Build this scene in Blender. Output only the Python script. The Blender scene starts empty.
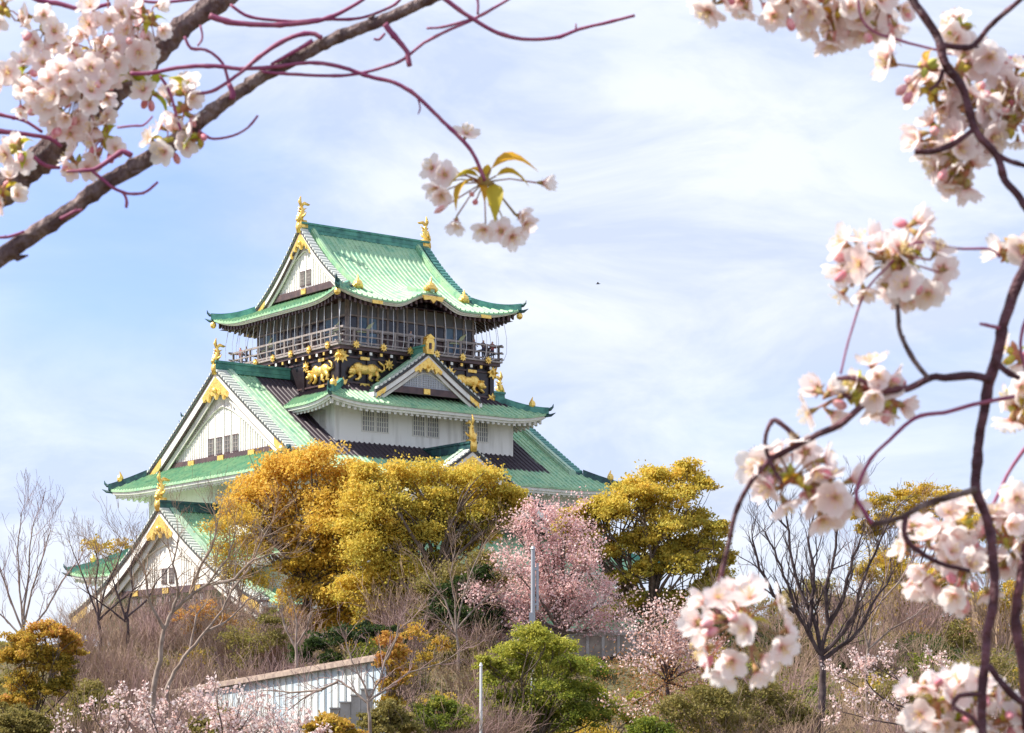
import bpy, math, random
import numpy as np
from mathutils import Vector, Matrix, Quaternion
R = math.radians
random.seed(7); rng = np.random.default_rng(7)
scene = bpy.context.scene
col = scene.collection

# ------------------------------------------------------------------ camera, sky, sun, exposure
F, HZ = 2305.0, 728.2
cam_d = bpy.data.cameras.new('camera'); cam = bpy.data.objects.new('camera', cam_d); col.objects.link(cam)
cam.location = (0, 0, 0); cam.rotation_euler = (R(90), 0, 0)
cam_d.sensor_width = 36; cam_d.lens = 36*F/1024; cam_d.shift_y = (HZ-366.5)/1024
cam_d.clip_start = .05; cam_d.clip_end = 6000
cam_d.dof.use_dof = True; cam_d.dof.focus_distance = 150; cam_d.dof.aperture_fstop = 27
scene.camera = cam

TH = R(37.37); CX, CY = -12.78, 200.0
lx, ly = .79, -.61                                  # sunlight travels this way in the castle's own frame
tx = lx*math.cos(TH)-ly*math.sin(TH); ty = lx*math.sin(TH)+ly*math.cos(TH)
EL = R(47)
to_sun = Vector((-tx*math.cos(EL), -ty*math.cos(EL), math.sin(EL))).normalized()
sd = bpy.data.lights.new('sun', 'SUN'); sun = bpy.data.objects.new('sun', sd); col.objects.link(sun)
sd.energy = 4.3; sd.angle = R(.6); sd.color = (1, .93, .82)
sun.rotation_euler = to_sun.to_track_quat('Z', 'Y').to_euler(); sun.location = (0, 0, 80)
world = bpy.data.worlds.new('World'); scene.world = world; world.use_nodes = True
wn = world.node_tree; wn.nodes.clear()
def N(nt, t, **k):
    n = nt.nodes.new(t)
    for a, b in k.items():
        if a in ('inp',):
            for i, v in b.items(): n.inputs[i].default_value = v
        else: setattr(n, a, b)
    return n
sky = N(wn, 'ShaderNodeTexSky', sky_type='NISHITA', sun_disc=False)
sky.sun_elevation = EL; sky.sun_rotation = math.atan2(to_sun.x, to_sun.y)
sky.air_density = 1.1; sky.dust_density = 1.2; sky.ozone_density = 1.5
tc = N(wn, 'ShaderNodeTexCoord')
mp = N(wn, 'ShaderNodeMapping'); mp.inputs['Scale'].default_value = (1, 1, 2.3); mp.inputs['Location'].default_value = (.33, .1, .42)
n1 = N(wn, 'ShaderNodeTexNoise', inp={'Scale': 5.2, 'Detail': 6, 'Roughness': .52, 'Distortion': .35})
ramp = N(wn, 'ShaderNodeValToRGB'); ramp.color_ramp.elements[0].position = .36; ramp.color_ramp.elements[1].position = .58
ramp.color_ramp.elements[0].color = (.72, .72, .72, 1); ramp.color_ramp.elements[1].color = (.97, .97, .97, 1)
mixc = N(wn, 'ShaderNodeMix', data_type='RGBA')
CLOUD = (3.75, 3.95, 4.4, 1)
cn = N(wn, 'ShaderNodeTexNoise', inp={'Scale': 9, 'Detail': 8, 'Roughness': .6, 'Distortion': .5}); mp2 = N(wn, 'ShaderNodeMapping'); mp2.inputs['Scale'].default_value = (1, 1, 2.6); mp2.inputs['Rotation'].default_value = (0, .25, 0)
cr = N(wn, 'ShaderNodeValToRGB'); cr.color_ramp.elements[0].position = .40; cr.color_ramp.elements[1].position = .62
cr.color_ramp.elements[0].color = (2.75, 3.1, 3.95, 1); cr.color_ramp.elements[1].color = CLOUD
wn.links.new(tc.outputs['Generated'], mp2.inputs[0]); wn.links.new(mp2.outputs[0], cn.inputs['Vector']); wn.links.new(cn.outputs['Fac'], cr.inputs[0]); wn.links.new(cr.outputs[0], mixc.inputs['B'])
skyg = N(wn, 'ShaderNodeMix', data_type='RGBA', blend_type='MULTIPLY'); skyg.inputs['Factor'].default_value = 1
skyg.inputs['B'].default_value = (.64, .68, 1.0, 1)
bg = N(wn, 'ShaderNodeBackground', inp={'Strength': .14}); wo = N(wn, 'ShaderNodeOutputWorld')
L = wn.links.new
L(tc.outputs['Generated'], mp.inputs['Vector']); L(mp.outputs[0], n1.inputs['Vector']); L(n1.outputs['Fac'], ramp.inputs[0])
L(sky.outputs[0], skyg.inputs['A']); L(skyg.outputs['Result'], mixc.inputs['A']); 
patch = N(wn, 'ShaderNodeVectorMath', operation='DISTANCE'); patch.inputs[1].default_value = Vector((-.175, 1, .20)).normalized()
pw = N(wn, 'ShaderNodeVectorMath', operation='MULTIPLY_ADD'); pw.inputs[1].default_value = (.16, .16, .16); L(n1.outputs['Color'], pw.inputs[0]); L(tc.outputs['Generated'], pw.inputs[2]); pw2 = N(wn, 'ShaderNodeVectorMath', operation='SUBTRACT'); pw2.inputs[1].default_value = (.08, .08, .08); L(pw.outputs[0], pw2.inputs[0]); L(pw2.outputs[0], patch.inputs[0])
pr_ = N(wn, 'ShaderNodeMapRange', interpolation_type='SMOOTHSTEP'); pr_.inputs[1].default_value = .015; pr_.inputs[2].default_value = .13; pr_.inputs[3].default_value = .08; pr_.inputs[4].default_value = 1
L(patch.outputs['Value'], pr_.inputs[0]); pm_ = N(wn, 'ShaderNodeMath', operation='MULTIPLY'); L(ramp.outputs[0], pm_.inputs[0]); L(pr_.outputs[0], pm_.inputs[1]); L(pm_.outputs[0], mixc.inputs['Factor'])
L(mixc.outputs['Result'], bg.inputs[0]); L(bg.outputs[0], wo.inputs[0])
vs = scene.view_settings
vs.view_transform = 'Standard'; vs.look = 'None'; vs.gamma = 1; vs.use_curve_mapping = False; vs.exposure = .9

# ------------------------------------------------------------------ materials
def mat(name, c, rough=.7, metal=0, c2=None, scale=1.0, lo=.4, hi=.6, bump=0, bscale=8, trans=0, detail=5, spec=.5, vec=(1, 1, 1)):
    m = bpy.data.materials.new(name); m.use_nodes = True; nt = m.node_tree; b = nt.nodes['Principled BSDF']
    b.inputs['Base Color'].default_value = (*c, 1); b.inputs['Roughness'].default_value = rough; b.inputs['Metallic'].default_value = metal
    b.inputs['Specular IOR Level'].default_value = spec
    t = N(nt, 'ShaderNodeTexCoord'); mpg = N(nt, 'ShaderNodeMapping'); mpg.inputs['Scale'].default_value = vec
    nt.links.new(t.outputs['Object'], mpg.inputs[0])
    if c2:
        n = N(nt, 'ShaderNodeTexNoise', inp={'Scale': scale, 'Detail': detail}); nt.links.new(mpg.outputs[0], n.inputs['Vector'])
        r = N(nt, 'ShaderNodeValToRGB'); r.color_ramp.elements[0].position = lo; r.color_ramp.elements[1].position = hi
        r.color_ramp.elements[0].color = (*c, 1); r.color_ramp.elements[1].color = (*c2, 1)
        nt.links.new(n.outputs['Fac'], r.inputs[0]); nt.links.new(r.outputs[0], b.inputs['Base Color'])
    if bump:
        n = N(nt, 'ShaderNodeTexNoise', inp={'Scale': bscale, 'Detail': 6}); nt.links.new(mpg.outputs[0], n.inputs['Vector'])
        bp = N(nt, 'ShaderNodeBump', inp={'Strength': bump, 'Distance': .05}); nt.links.new(n.outputs['Fac'], bp.inputs['Height'])
        nt.links.new(bp.outputs[0], b.inputs['Normal'])
    return m
def leafmat(name, cols, trans=.45, rough=.6, isl=.35):
    """cols: three to four colours; 'tint' face attribute picks the clump's hue, the island random varies each leaf"""
    m = bpy.data.materials.new(name); m.use_nodes = True; nt = m.node_tree; nt.nodes.clear()
    at = N(nt, 'ShaderNodeAttribute', attribute_name='tint'); ge = N(nt, 'ShaderNodeNewGeometry')
    ma = N(nt, 'ShaderNodeMath', operation='MULTIPLY_ADD'); ma.inputs[1].default_value = isl
    nt.links.new(ge.outputs['Random Per Island'], ma.inputs[0]); 
    sc = N(nt, 'ShaderNodeMath', operation='MULTIPLY'); sc.inputs[1].default_value = 1-isl
    nt.links.new(at.outputs['Fac'], sc.inputs[0]); nt.links.new(sc.outputs[0], ma.inputs[2])
    r = N(nt, 'ShaderNodeValToRGB'); e = r.color_ramp.elements
    while len(e) < len(cols): e.new(.5)
    for i, c in enumerate(cols): e[i].position = .1+.8*i/(len(cols)-1); e[i].color = (*c, 1)
    nt.links.new(ma.outputs[0], r.inputs[0])
    d = N(nt, 'ShaderNodeBsdfPrincipled'); d.inputs['Roughness'].default_value = rough; d.inputs['Specular IOR Level'].default_value = .25
    tr = N(nt, 'ShaderNodeBsdfTranslucent'); mx = N(nt, 'ShaderNodeMixShader', inp={0: trans}); o = N(nt, 'ShaderNodeOutputMaterial')
    nt.links.new(r.outputs[0], d.inputs['Base Color']); nt.links.new(r.outputs[0], tr.inputs[0])
    nt.links.new(d.outputs[0], mx.inputs[1]); nt.links.new(tr.outputs[0], mx.inputs[2]); nt.links.new(mx.outputs[0], o.inputs[0])
    return m

def copper_mat(name, light, dark, brown_box=None, rough=.55):
    """patinated copper; inside brown_box (half x, half y), sheltered from rain by the eave above, it has stayed brown"""
    m = mat(name, light, rough, 0, dark, 1.3, .45, .75, spec=.35, vec=(1, 1, .6)); nt = m.node_tree; b = nt.nodes['Principled BSDF']
    src = b.inputs['Base Color'].links[0].from_socket
    t = N(nt, 'ShaderNodeTexCoord')
    n = N(nt, 'ShaderNodeTexNoise', inp={'Scale': 2.2, 'Detail': 8, 'Roughness': .7}); nt.links.new(t.outputs['Object'], n.inputs[0])
    r = N(nt, 'ShaderNodeValToRGB'); r.color_ramp.elements[0].position = .60; r.color_ramp.elements[1].position = .70
    r.color_ramp.elements[1].color = (.6, .6, .6, 1)
    nt.links.new(n.outputs['Fac'], r.inputs[0])
    r.color_ramp.elements[0].position = .54
    mx = N(nt, 'ShaderNodeMix', data_type='RGBA'); mx.inputs['B'].default_value = (.07, .19, .13, 1)
    nt.links.new(r.outputs[0], mx.inputs['Factor']); nt.links.new(src, mx.inputs['A']); cur = mx.outputs['Result']
    mpp = N(nt, 'ShaderNodeMapping'); mpp.inputs['Scale'].default_value = (.55, 3.2, 3.2); nt.links.new(t.outputs['Object'], mpp.inputs[0])
    n3 = N(nt, 'ShaderNodeTexNoise', inp={'Scale': 1.6, 'Detail': 6, 'Roughness': .65}); nt.links.new(mpp.outputs[0], n3.inputs[0])
    r3_ = N(nt, 'ShaderNodeValToRGB'); r3_.color_ramp.elements[0].position = .55; r3_.color_ramp.elements[1].position = .68; r3_.color_ramp.elements[1].color = (.55, .55, .55, 1); nt.links.new(n3.outputs['Fac'], r3_.inputs[0])
    mx3 = N(nt, 'ShaderNodeMix', data_type='RGBA'); mx3.inputs['B'].default_value = (.10, .17, .11, 1); nt.links.new(r3_.outputs[0], mx3.inputs['Factor']); nt.links.new(cur, mx3.inputs['A']); cur = mx3.outputs['Result']
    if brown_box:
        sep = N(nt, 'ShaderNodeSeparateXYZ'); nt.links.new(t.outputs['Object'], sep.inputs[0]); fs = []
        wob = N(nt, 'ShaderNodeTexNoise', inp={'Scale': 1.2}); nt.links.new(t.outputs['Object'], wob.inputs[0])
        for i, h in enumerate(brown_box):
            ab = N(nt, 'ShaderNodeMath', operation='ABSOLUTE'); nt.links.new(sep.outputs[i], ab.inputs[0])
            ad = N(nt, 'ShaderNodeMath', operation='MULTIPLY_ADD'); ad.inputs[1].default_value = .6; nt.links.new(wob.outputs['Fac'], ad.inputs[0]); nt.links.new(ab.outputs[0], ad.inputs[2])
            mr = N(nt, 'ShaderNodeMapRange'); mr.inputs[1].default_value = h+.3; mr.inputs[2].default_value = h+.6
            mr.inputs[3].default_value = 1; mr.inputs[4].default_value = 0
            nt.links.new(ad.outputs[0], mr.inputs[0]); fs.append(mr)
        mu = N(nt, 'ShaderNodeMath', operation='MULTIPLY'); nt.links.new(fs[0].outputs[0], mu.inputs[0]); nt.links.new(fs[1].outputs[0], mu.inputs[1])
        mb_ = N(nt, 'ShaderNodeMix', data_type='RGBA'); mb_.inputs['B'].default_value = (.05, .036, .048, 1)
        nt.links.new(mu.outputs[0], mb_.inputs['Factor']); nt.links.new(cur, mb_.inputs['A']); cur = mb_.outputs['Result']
    nt.links.new(cur, b.inputs['Base Color'])
    return m
M = {}
GL, GD = (.37, .57, .34), (.17, .44, .28)
M['copper'] = copper_mat('patinated_copper', GL, GD)
M['copper4'] = copper_mat('patinated_copper_fourth', GL, GD, (8.9, 9.4))
M['copper3'] = copper_mat('patinated_copper_third', GL, GD, (11.1, 11.5))
M['ridge'] = mat('ridge_copper', (.10, .33, .26), .5, 0, (.04, .17, .15), 1.5, .4, .65)
M['ridged'] = mat('dark_ridge_copper', (.02, .06, .075), .45, 0, (.04, .14, .13), 2, .45, .7)
M['pale'] = mat('pale_ridge_copper', (.46, .60, .43), .6, 0, (.32, .50, .36), 2)
M['tiledark'] = mat('dark_barge_tile', (.05, .05, .06), .6)
M['tilelight'] = mat('pale_barge_tile', (.62, .64, .58), .6)
M['lightgrey'] = mat('light_grey_lattice', (.42, .44, .48), .7)
M['plaster'] = mat('white_plaster', (.84, .82, .78), .85, 0, (.60, .58, .54), 1.2, .50, .78, bump=.1, vec=(1.6, 1.6, .22))
M['plaster2'] = mat('cream_plaster', (.74, .71, .65), .85, 0, (.58, .56, .52), .8, .45, .7)
M['black'] = mat('black_lacquer', (.018, .012, .016), .35, 0, (.03, .02, .024), 1)
M['brown'] = mat('dark_brown_timber', (.07, .04, .045), .5, 0, (.11, .06, .06), 2)
M['timber'] = mat('weathered_timber', (.26, .22, .21), .7, 0, (.36, .31, .29), 3)
M['gold'] = mat('gold_leaf', (1.0, .68, .18), .32, .6, (.72, .36, .05), 4, .5, .72, bump=.7, bscale=9)
M['glass'] = mat('dark_window', (.02, .02, .035), .15)
M['grey'] = mat('grey_lattice', (.20, .21, .24), .6)
M['blue'] = mat('painted_panel', (.07, .13, .22), .5, 0, (.16, .26, .36), .7)
M['crane'] = mat('painted_crane', (.55, .58, .32), .5)
M['wire'] = mat('steel_wire', (.75, .75, .8), .5, 0)
M['stone'] = mat('castle_stone', (.28, .26, .23), .9, 0, (.4, .37, .33), .5, bump=.6, bscale=2)

# ------------------------------------------------------------------ mesh builder
class MB:
    def __init__(s): s.v = []; s.f = []; s.m = []; s.t = []; s.mats = []; s.tint = 0.5
    def mi(s, m):
        if m not in s.mats: s.mats.append(m)
        return s.mats.index(m)
    def add(s, vs_, fs, m):
        o = len(s.v); i = s.mi(m); s.v.extend(vs_)
        for f in fs: s.f.append([a+o for a in f]); s.m.append(i); s.t.append(s.tint)
    def box(s, a, b, m, fr=None):
        x0, y0, z0 = a; x1, y1, z1 = b
        vs_ = [(x, y, z) for z in (z0, z1) for y in (y0, y1) for x in (x0, x1)]
        if fr: vs_ = [fr(*p) for p in vs_]
        s.add(vs_, [(0, 2, 3, 1), (4, 5, 7, 6), (0, 1, 5, 4), (2, 6, 7, 3), (0, 4, 6, 2), (1, 3, 7, 5)], m)
    def grid(s, rows, m):
        """rows: list of equally long point lists"""
        n = len(rows[0]); vs_ = [p for r in rows for p in r]
        s.add(vs_, [(j*n+i, j*n+i+1, (j+1)*n+i+1, (j+1)*n+i) for j in range(len(rows)-1) for i in range(n-1)], m)
    def tube(s, pts, rad, m, n=5, cap=True):
        pts = [Vector(p) for p in pts]; k = len(pts)
        if not hasattr(rad, '__len__'): rad = [rad]*k
        vs_ = []; ref = None
        for i in range(k):
            t = (pts[min(i+1, k-1)]-pts[max(i-1, 0)])
            if t.length < 1e-9: t = Vector((0, 0, 1))
            t.normalize()
            if ref is None: ref = Vector((1, 0, 0)) if abs(t.x) < .8 else Vector((0, 1, 0))
            a = (ref-t*ref.dot(t))
            if a.length < 1e-6: a = t.orthogonal()
            a.normalize(); ref = a; b = t.cross(a)
            for j in range(n):
                q = 2*math.pi*j/n; vs_.append(tuple(pts[i]+(a*math.cos(q)+b*math.sin(q))*rad[i]))
        fs = [(i*n+j, i*n+(j+1) % n, (i+1)*n+(j+1) % n, (i+1)*n+j) for i in range(k-1) for j in range(n)]
        if cap: fs += [tuple(range(n))[::-1], tuple((k-1)*n+j for j in range(n))]
        s.add(vs_, fs, m)
    def sweep(s, pts, w, z0, z1, m):
        """rectangular section, w wide, from z0 to z1 above each point of the path"""
        pts = [Vector(p) for p in pts]; k = len(pts); vs_ = []
        for i in range(k):
            t = pts[min(i+1, k-1)]-pts[max(i-1, 0)]; t.z = 0; t.normalize(); sd_ = Vector((t.y, -t.x, 0))*w/2
            for q, z in ((1, z0), (-1, z0), (-1, z1), (1, z1)): vs_.append(tuple(pts[i]+sd_*q+Vector((0, 0, z))))
        fs = [(i*4+j, i*4+(j+1) % 4, (i+1)*4+(j+1) % 4, (i+1)*4+j) for i in range(k-1) for j in range(4)]
        fs += [(3, 2, 1, 0), tuple((k-1)*4+j for j in range(4))]
        s.add(vs_, fs, m)
    def prism(s, fr, pts, o0, o1, m):
        n = len(pts); vs_ = [fr(p[0], o0, p[1]) for p in pts]+[fr(p[0], o1, p[1]) for p in pts]
        s.add(vs_, [tuple(range(n)), tuple(range(2*n-1, n-1, -1))]+[(i, n+i, n+(i+1) % n, (i+1) % n) for i in range(n)], m)
    def ball(s, c, r, m, nu=8, nv=5):
        if not hasattr(r, '__len__'): r = (r, r, r)
        rows = []
        for j in range(nv+1):
            p = math.pi*j/nv; rows.append([(c[0]+r[0]*math.sin(p)*math.cos(2*math.pi*i/nu), c[1]+r[1]*math.sin(p)*math.sin(2*math.pi*i/nu), c[2]-r[2]*math.cos(p)) for i in range(nu+1)])
        s.grid(rows, m)
    def build(s, name, parent=None, smooth=False, loc=None):
        me = bpy.data.meshes.new(name); me.from_pydata(s.v, [], s.f); me.update()
        for m in s.mats: me.materials.append(M[m] if isinstance(m, str) else m)
        me.polygons.foreach_set('material_index', s.m)
        if smooth: me.polygons.foreach_set('use_smooth', [True]*len(s.f))
        a = me.attributes.new('tint', 'FLOAT', 'FACE'); a.data.foreach_set('value', s.t)
        o = bpy.data.objects.new(name, me); col.objects.link(o)
        if parent: o.parent = parent
        if loc: o.location = loc
        return o
def tag(o, label=None, cat=None, group=None, kind=None):
    for k, v in (('label', label), ('category', cat), ('group', group), ('kind', kind)):
        if v: o[k] = v
    return o
def thing(name, label, cat, loc=(0, 0, 0), rz=0, group=None):
    o = bpy.data.objects.new(name, None); col.objects.link(o); o.location = loc; o.rotation_euler = (0, 0, rz); o.empty_display_size = .3
    return tag(o, label, cat, group)
def P(px, py, d): return Vector(((px-512)/F*d, d, (HZ-py)/F*d))
def sstep(a, b, x): t = min(1, max(0, (x-a)/(b-a))); return t*t*(3-2*t)
def gz(x, y):
    z = -1.6+5.6*sstep(86, 119, y-.04*abs(x))-3*sstep(250, 330, y)
    return z+.12*math.sin(x*.5+1)*math.cos(y*.37)*sstep(40, 90, y)

# ------------------------------------------------------------------ ground
ys = [-30, 0, 20, 40, 60, 75]+[80+1.5*i for i in range(30)]+[130, 150, 180, 220, 250, 270, 290, 310, 330, 500, 1000, 2500]
xs = [-1500, -500, -200, -120]+[-80+2.5*i for i in range(65)]+[120, 200, 500, 1500]
g = MB(); g.grid([[(x, y, gz(x, y)) for x in xs] for y in ys], 'soil')
M['soil'] = mat('dry_slope', (.12, .085, .05), .95, 0, (.10, .10, .035), .35, .35, .65, bump=.6, bscale=3)
tag(g.build('ground', smooth=True), kind='structure')

# ================================================================== CASTLE
BASE = 4.0
castle = thing('castle_tower', 'tall white Japanese castle keep with green copper roofs, gold ornaments and a black top storey', 'castle', (CX, CY, BASE), TH)
OFF = (0, 0, -BASE)
def part(mb, name, parent=None, smooth=False):
    return mb.build(name, parent or castle, smooth, None if parent else OFF)
def front(s, o, z): return (s, -o, z)
def right(s, o, z): return (o, s, z)
def back(s, o, z): return (-s, o, z)
def left(s, o, z): return (-o, -s, z)
SIDES = [(front, 0), (right, 1), (back, 0), (left, 1)]
PITCH = .5
def ribs(a, b, step=PITCH):
    """positions across the tiles with the height of the round cover tiles"""
    n = max(1, round((b-a)/step)); st = (b-a)/n; out = []
    for k in range(n):
        x = a+k*st; out += [(x, 0), (x+st*.32, 0), (x+st*.40, .09), (x+st*.60, .11), (x+st*.68, 0)]
    return out+[(b, 0)]
class Roof:
    def __init__(s, A, B, z0, al, be, lift, Rl, bump=None):
        s.A, s.B, s.z0, s.al, s.be, s.lift, s.Rl, s.bump = A, B, z0, al, be, lift, Rl, bump
    def z(s, c, d, sa=None, side=None):
        z = s.z0+s.al*d+s.be*d*d
        for u, v in ((c, d),):
            z += s.lift*max(0, 1-u/s.Rl)**2.2*max(0, 1-v/(s.Rl*.8))
        if s.bump and side in (0, 2) and sa is not None:
            w, h, dd = s.bump
            if abs(sa) < w and d < dd: z += h*(.5+.5*math.cos(math.pi*sa/w))*(1-d/dd)**1.3
        return z
def roof_tiles(mb, rf, m, dtop, gable=None, rows=10):
    """gable: (xr, xw) the two slopes on front and back run up to the ridge between +-xr"""
    for si, (fr, ax) in enumerate(SIDES):
        H, O = (rf.A, rf.B) if ax == 0 else (rf.B, rf.A)
        segs = []
        if gable and ax == 0:
            xr = gable[0]; segs = [(-H, -xr, 0), (-xr, xr, 1), (xr, H, 0)]
        else: segs = [(-H, H, 0)]
        for a, b, full in segs:
            cols_ = ribs(a, b); grid = []
            for (sx, bp) in cols_:
                if full: dm = O
                elif gable and ax == 0: dm = H-abs(sx)
                else: dm = min((rf.A-gable[1]) if gable else dtop, H-abs(sx))
                nr = rows*2 if full else rows
                colpts = [fr(sx, O, rf.z(H-abs(sx), 0, sx, si)-.16)]
                for r in range(nr+1):
                    d = dm*r/nr; colpts.append(fr(sx, O-d, rf.z(H-abs(sx), d, sx, si)+bp*(1 if r < nr or not full else .3)))
                grid.append(colpts)
            mb.grid(grid[::-1], m)
def eave(mf, mr, rf, fm, rm, wallA, wallB, fh=.42, rstep=.55, rw=.26, rh=.26, drop=.16):
    """mf: fascia and soffit builder, mr: rafter ends builder"""
    for si, (fr, ax) in enumerate(SIDES):
        H, O, W = (rf.A, rf.B, wallB) if ax == 0 else (rf.B, rf.A, wallA)
        n = 48; prof = []
        for i in range(n+1):
            s_ = -H+2*H*i/n; ss = s_*(H-.12)/H; c = H-abs(s_)
            z = rf.z(c, 0, s_, si)-drop; ov = min(O-W, max(.3, c+.25))
            zi = rf.z(c, ov, s_, si)-drop-fh
            prof.append([fr(ss, O-.10, z), fr(ss, O-.14, z-fh*.55), fr(ss*(H-.3)/H, O-.30, z-fh*.6), fr(ss*(H-.3)/H, O-.34, z-fh), fr(s_*(H-ov)/H if c < ov else s_, O-ov, min(zi, z+1.2))])
        mf.grid(prof, fm)
        k = int((2*H-1)/rstep)
        for i in range(k+1):
            s_ = -H+.5+(2*H-1)*i/k; c = H-abs(s_); ov = min(O-W, c+.1)
            p0 = (O-.42, rf.z(c, .4, s_, si)-drop-fh-.12); p1 = (O-ov, rf.z(c, ov, s_, si)-drop-fh-.05)
            vs_ = []
            for (o_, z_) in (p0, p1):
                for q, zz in ((-1, -rh), (1, -rh), (1, .1), (-1, .1)): vs_.append(fr(s_+q*rw/2, o_, z_+zz))
            mr.add(vs_, [(3, 2, 1, 0), (4, 5, 6, 7), (0, 1, 5, 4), (1, 2, 6, 5), (2, 3, 7, 6), (3, 0, 4, 7)], rm)
def hips(rf, dtop, m, parent, ends='gold', sides=((-1, -1), (1, -1), (1, 1), (-1, 1)), d0=-.05):
    for sx, sy in sides:
        mb = MB(); pts = []
        for i in range(13):
            d = d0+(dtop-d0)*i/12; pts.append((sx*(rf.A-d), sy*(rf.B-d), rf.z(max(d, 0), max(d, 0))))
        mb.sweep(pts, .42, -.05, .38, m); mb.sweep(pts, .26, .38, .5, m)
        # upturned horn at the corner
        p = Vector(pts[0]); u = Vector((sx, sy, 0)).normalized()
        mb.tube([p-u*.3+Vector((0, 0, .3)), p+u*.15+Vector((0, 0, .36)), p+u*.35+Vector((0, 0, .55)), p+u*.4+Vector((0, 0, .8))], [.2, .15, .09, .02], 'ridged', 6)
        mb.tube([p-u*.6+Vector((0, 0, -.2)), p+u*.2+Vector((0, 0, -.16)), p+u*.6+Vector((0, 0, .05))], [.2, .13, .02], 'ridged', 6)
        h = part(mb, 'hip_ridge', parent)
        if ends:
            e = MB(); q = Vector(pts[4]); e.ball((q.x+u.x*.1, q.y+u.y*.1, q.z+.6), (.3, .3, .38), 'gold'); e.tube([q+Vector((0, 0, .8)), q+u*.15+Vector((0, 0, 1.25))], [.14, .03], 'gold', 6)
            e.build('hip_ornament', h)
def plate(mb, fr, s, z, o, r, m='gold', n=8, th=.12):
    """flower-shaped gilt fitting"""
    pts = []
    for i in range(n*2):
        q = math.pi*i/n; rr = r*(1 if i % 2 == 0 else .55); pts.append((s+rr*math.cos(q), z+rr*math.sin(q)))
    mb.prism(fr, pts, o, o+th, m); 
    c = fr(s, o+th, z); mb.ball(c, r*.35, m, 6, 4)
def shachi(fr, s, o, z, h, name='dolphin_finial', parent=None, face=1):
    z -= .4; h *= .88
    """gilt dolphin-fish on a ridge end: head down on its block, forked tail high; face = outward direction in o"""
    mb = MB(); k = h/2.9
    def q(a, z_, w=0): return Vector(fr(s+w*k, o+a*k*face, z+z_*k))
    mb.prism(lambda a, b, c: tuple(q(a, c, b)), [(-.45, -.75), (.42, -.75), (.52, .0), (.35, .5), (-.35, .5), (-.5, .0)], -.36, .36, 'gold')
    mb.prism(lambda a, b, c: tuple(q(a, c, b)), [(.5, -.6), (.62, -.2), (.5, .3), (.42, .3), (.42, -.6)], -.25, .25, 'gold')
    path = [q(.30, .45), q(.25, .8), q(.05, 1.15), q(-.02, 1.5), (q(.05, 1.85)), q(.12, 2.1)]
    mb.tube(path, [.38*k, .38*k, .31*k, .23*k, .16*k, .10*k], 'gold', 8)
    mb.ball(q(.42, .55), (.3*k, .3*k, .26*k), 'gold')
    for pts in ([(.0, 1.9), (.22, 1.9), (.45, 2.35), (.15, 2.95), (.1, 2.4)], [(.1, 1.8), (.2, 2.1), (-.25, 2.42), (-.95, 2.2), (-.75, 2.05), (-.3, 2.1)], ):
        mb.prism(lambda a, b, c: tuple(q(a, c, b)), pts, -.07, .07, 'gold')
    for i in range(4):                                  # dorsal spines and side fins
        zz = .7+i*.3; a = [.62, .44, .34, .28, .26][i]-.9
        mb.prism(lambda a_, b, c: tuple(q(a_, c, b)), [(a+.45, zz-.12), (a+.2-.05*i, zz+.22), (a+.5, zz+.12)], -.05, .05, 'gold')
        mb.prism(lambda a_, b, c: tuple(q(a_, c, b)), [(.38-.05*i, zz-.12), (.58-.05*i, zz+.2), (.32-.05*i, zz+.12)], -.05, .05, 'gold')
    for w in (-1, 1): mb.tube([q(.2, .75, w*.3), q(.05, .95, w*.6), q(-.1, 1.25, w*.7)], [.14*k, .1*k, .02], 'gold', 5)
    return part(mb, name, parent, True)
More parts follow.
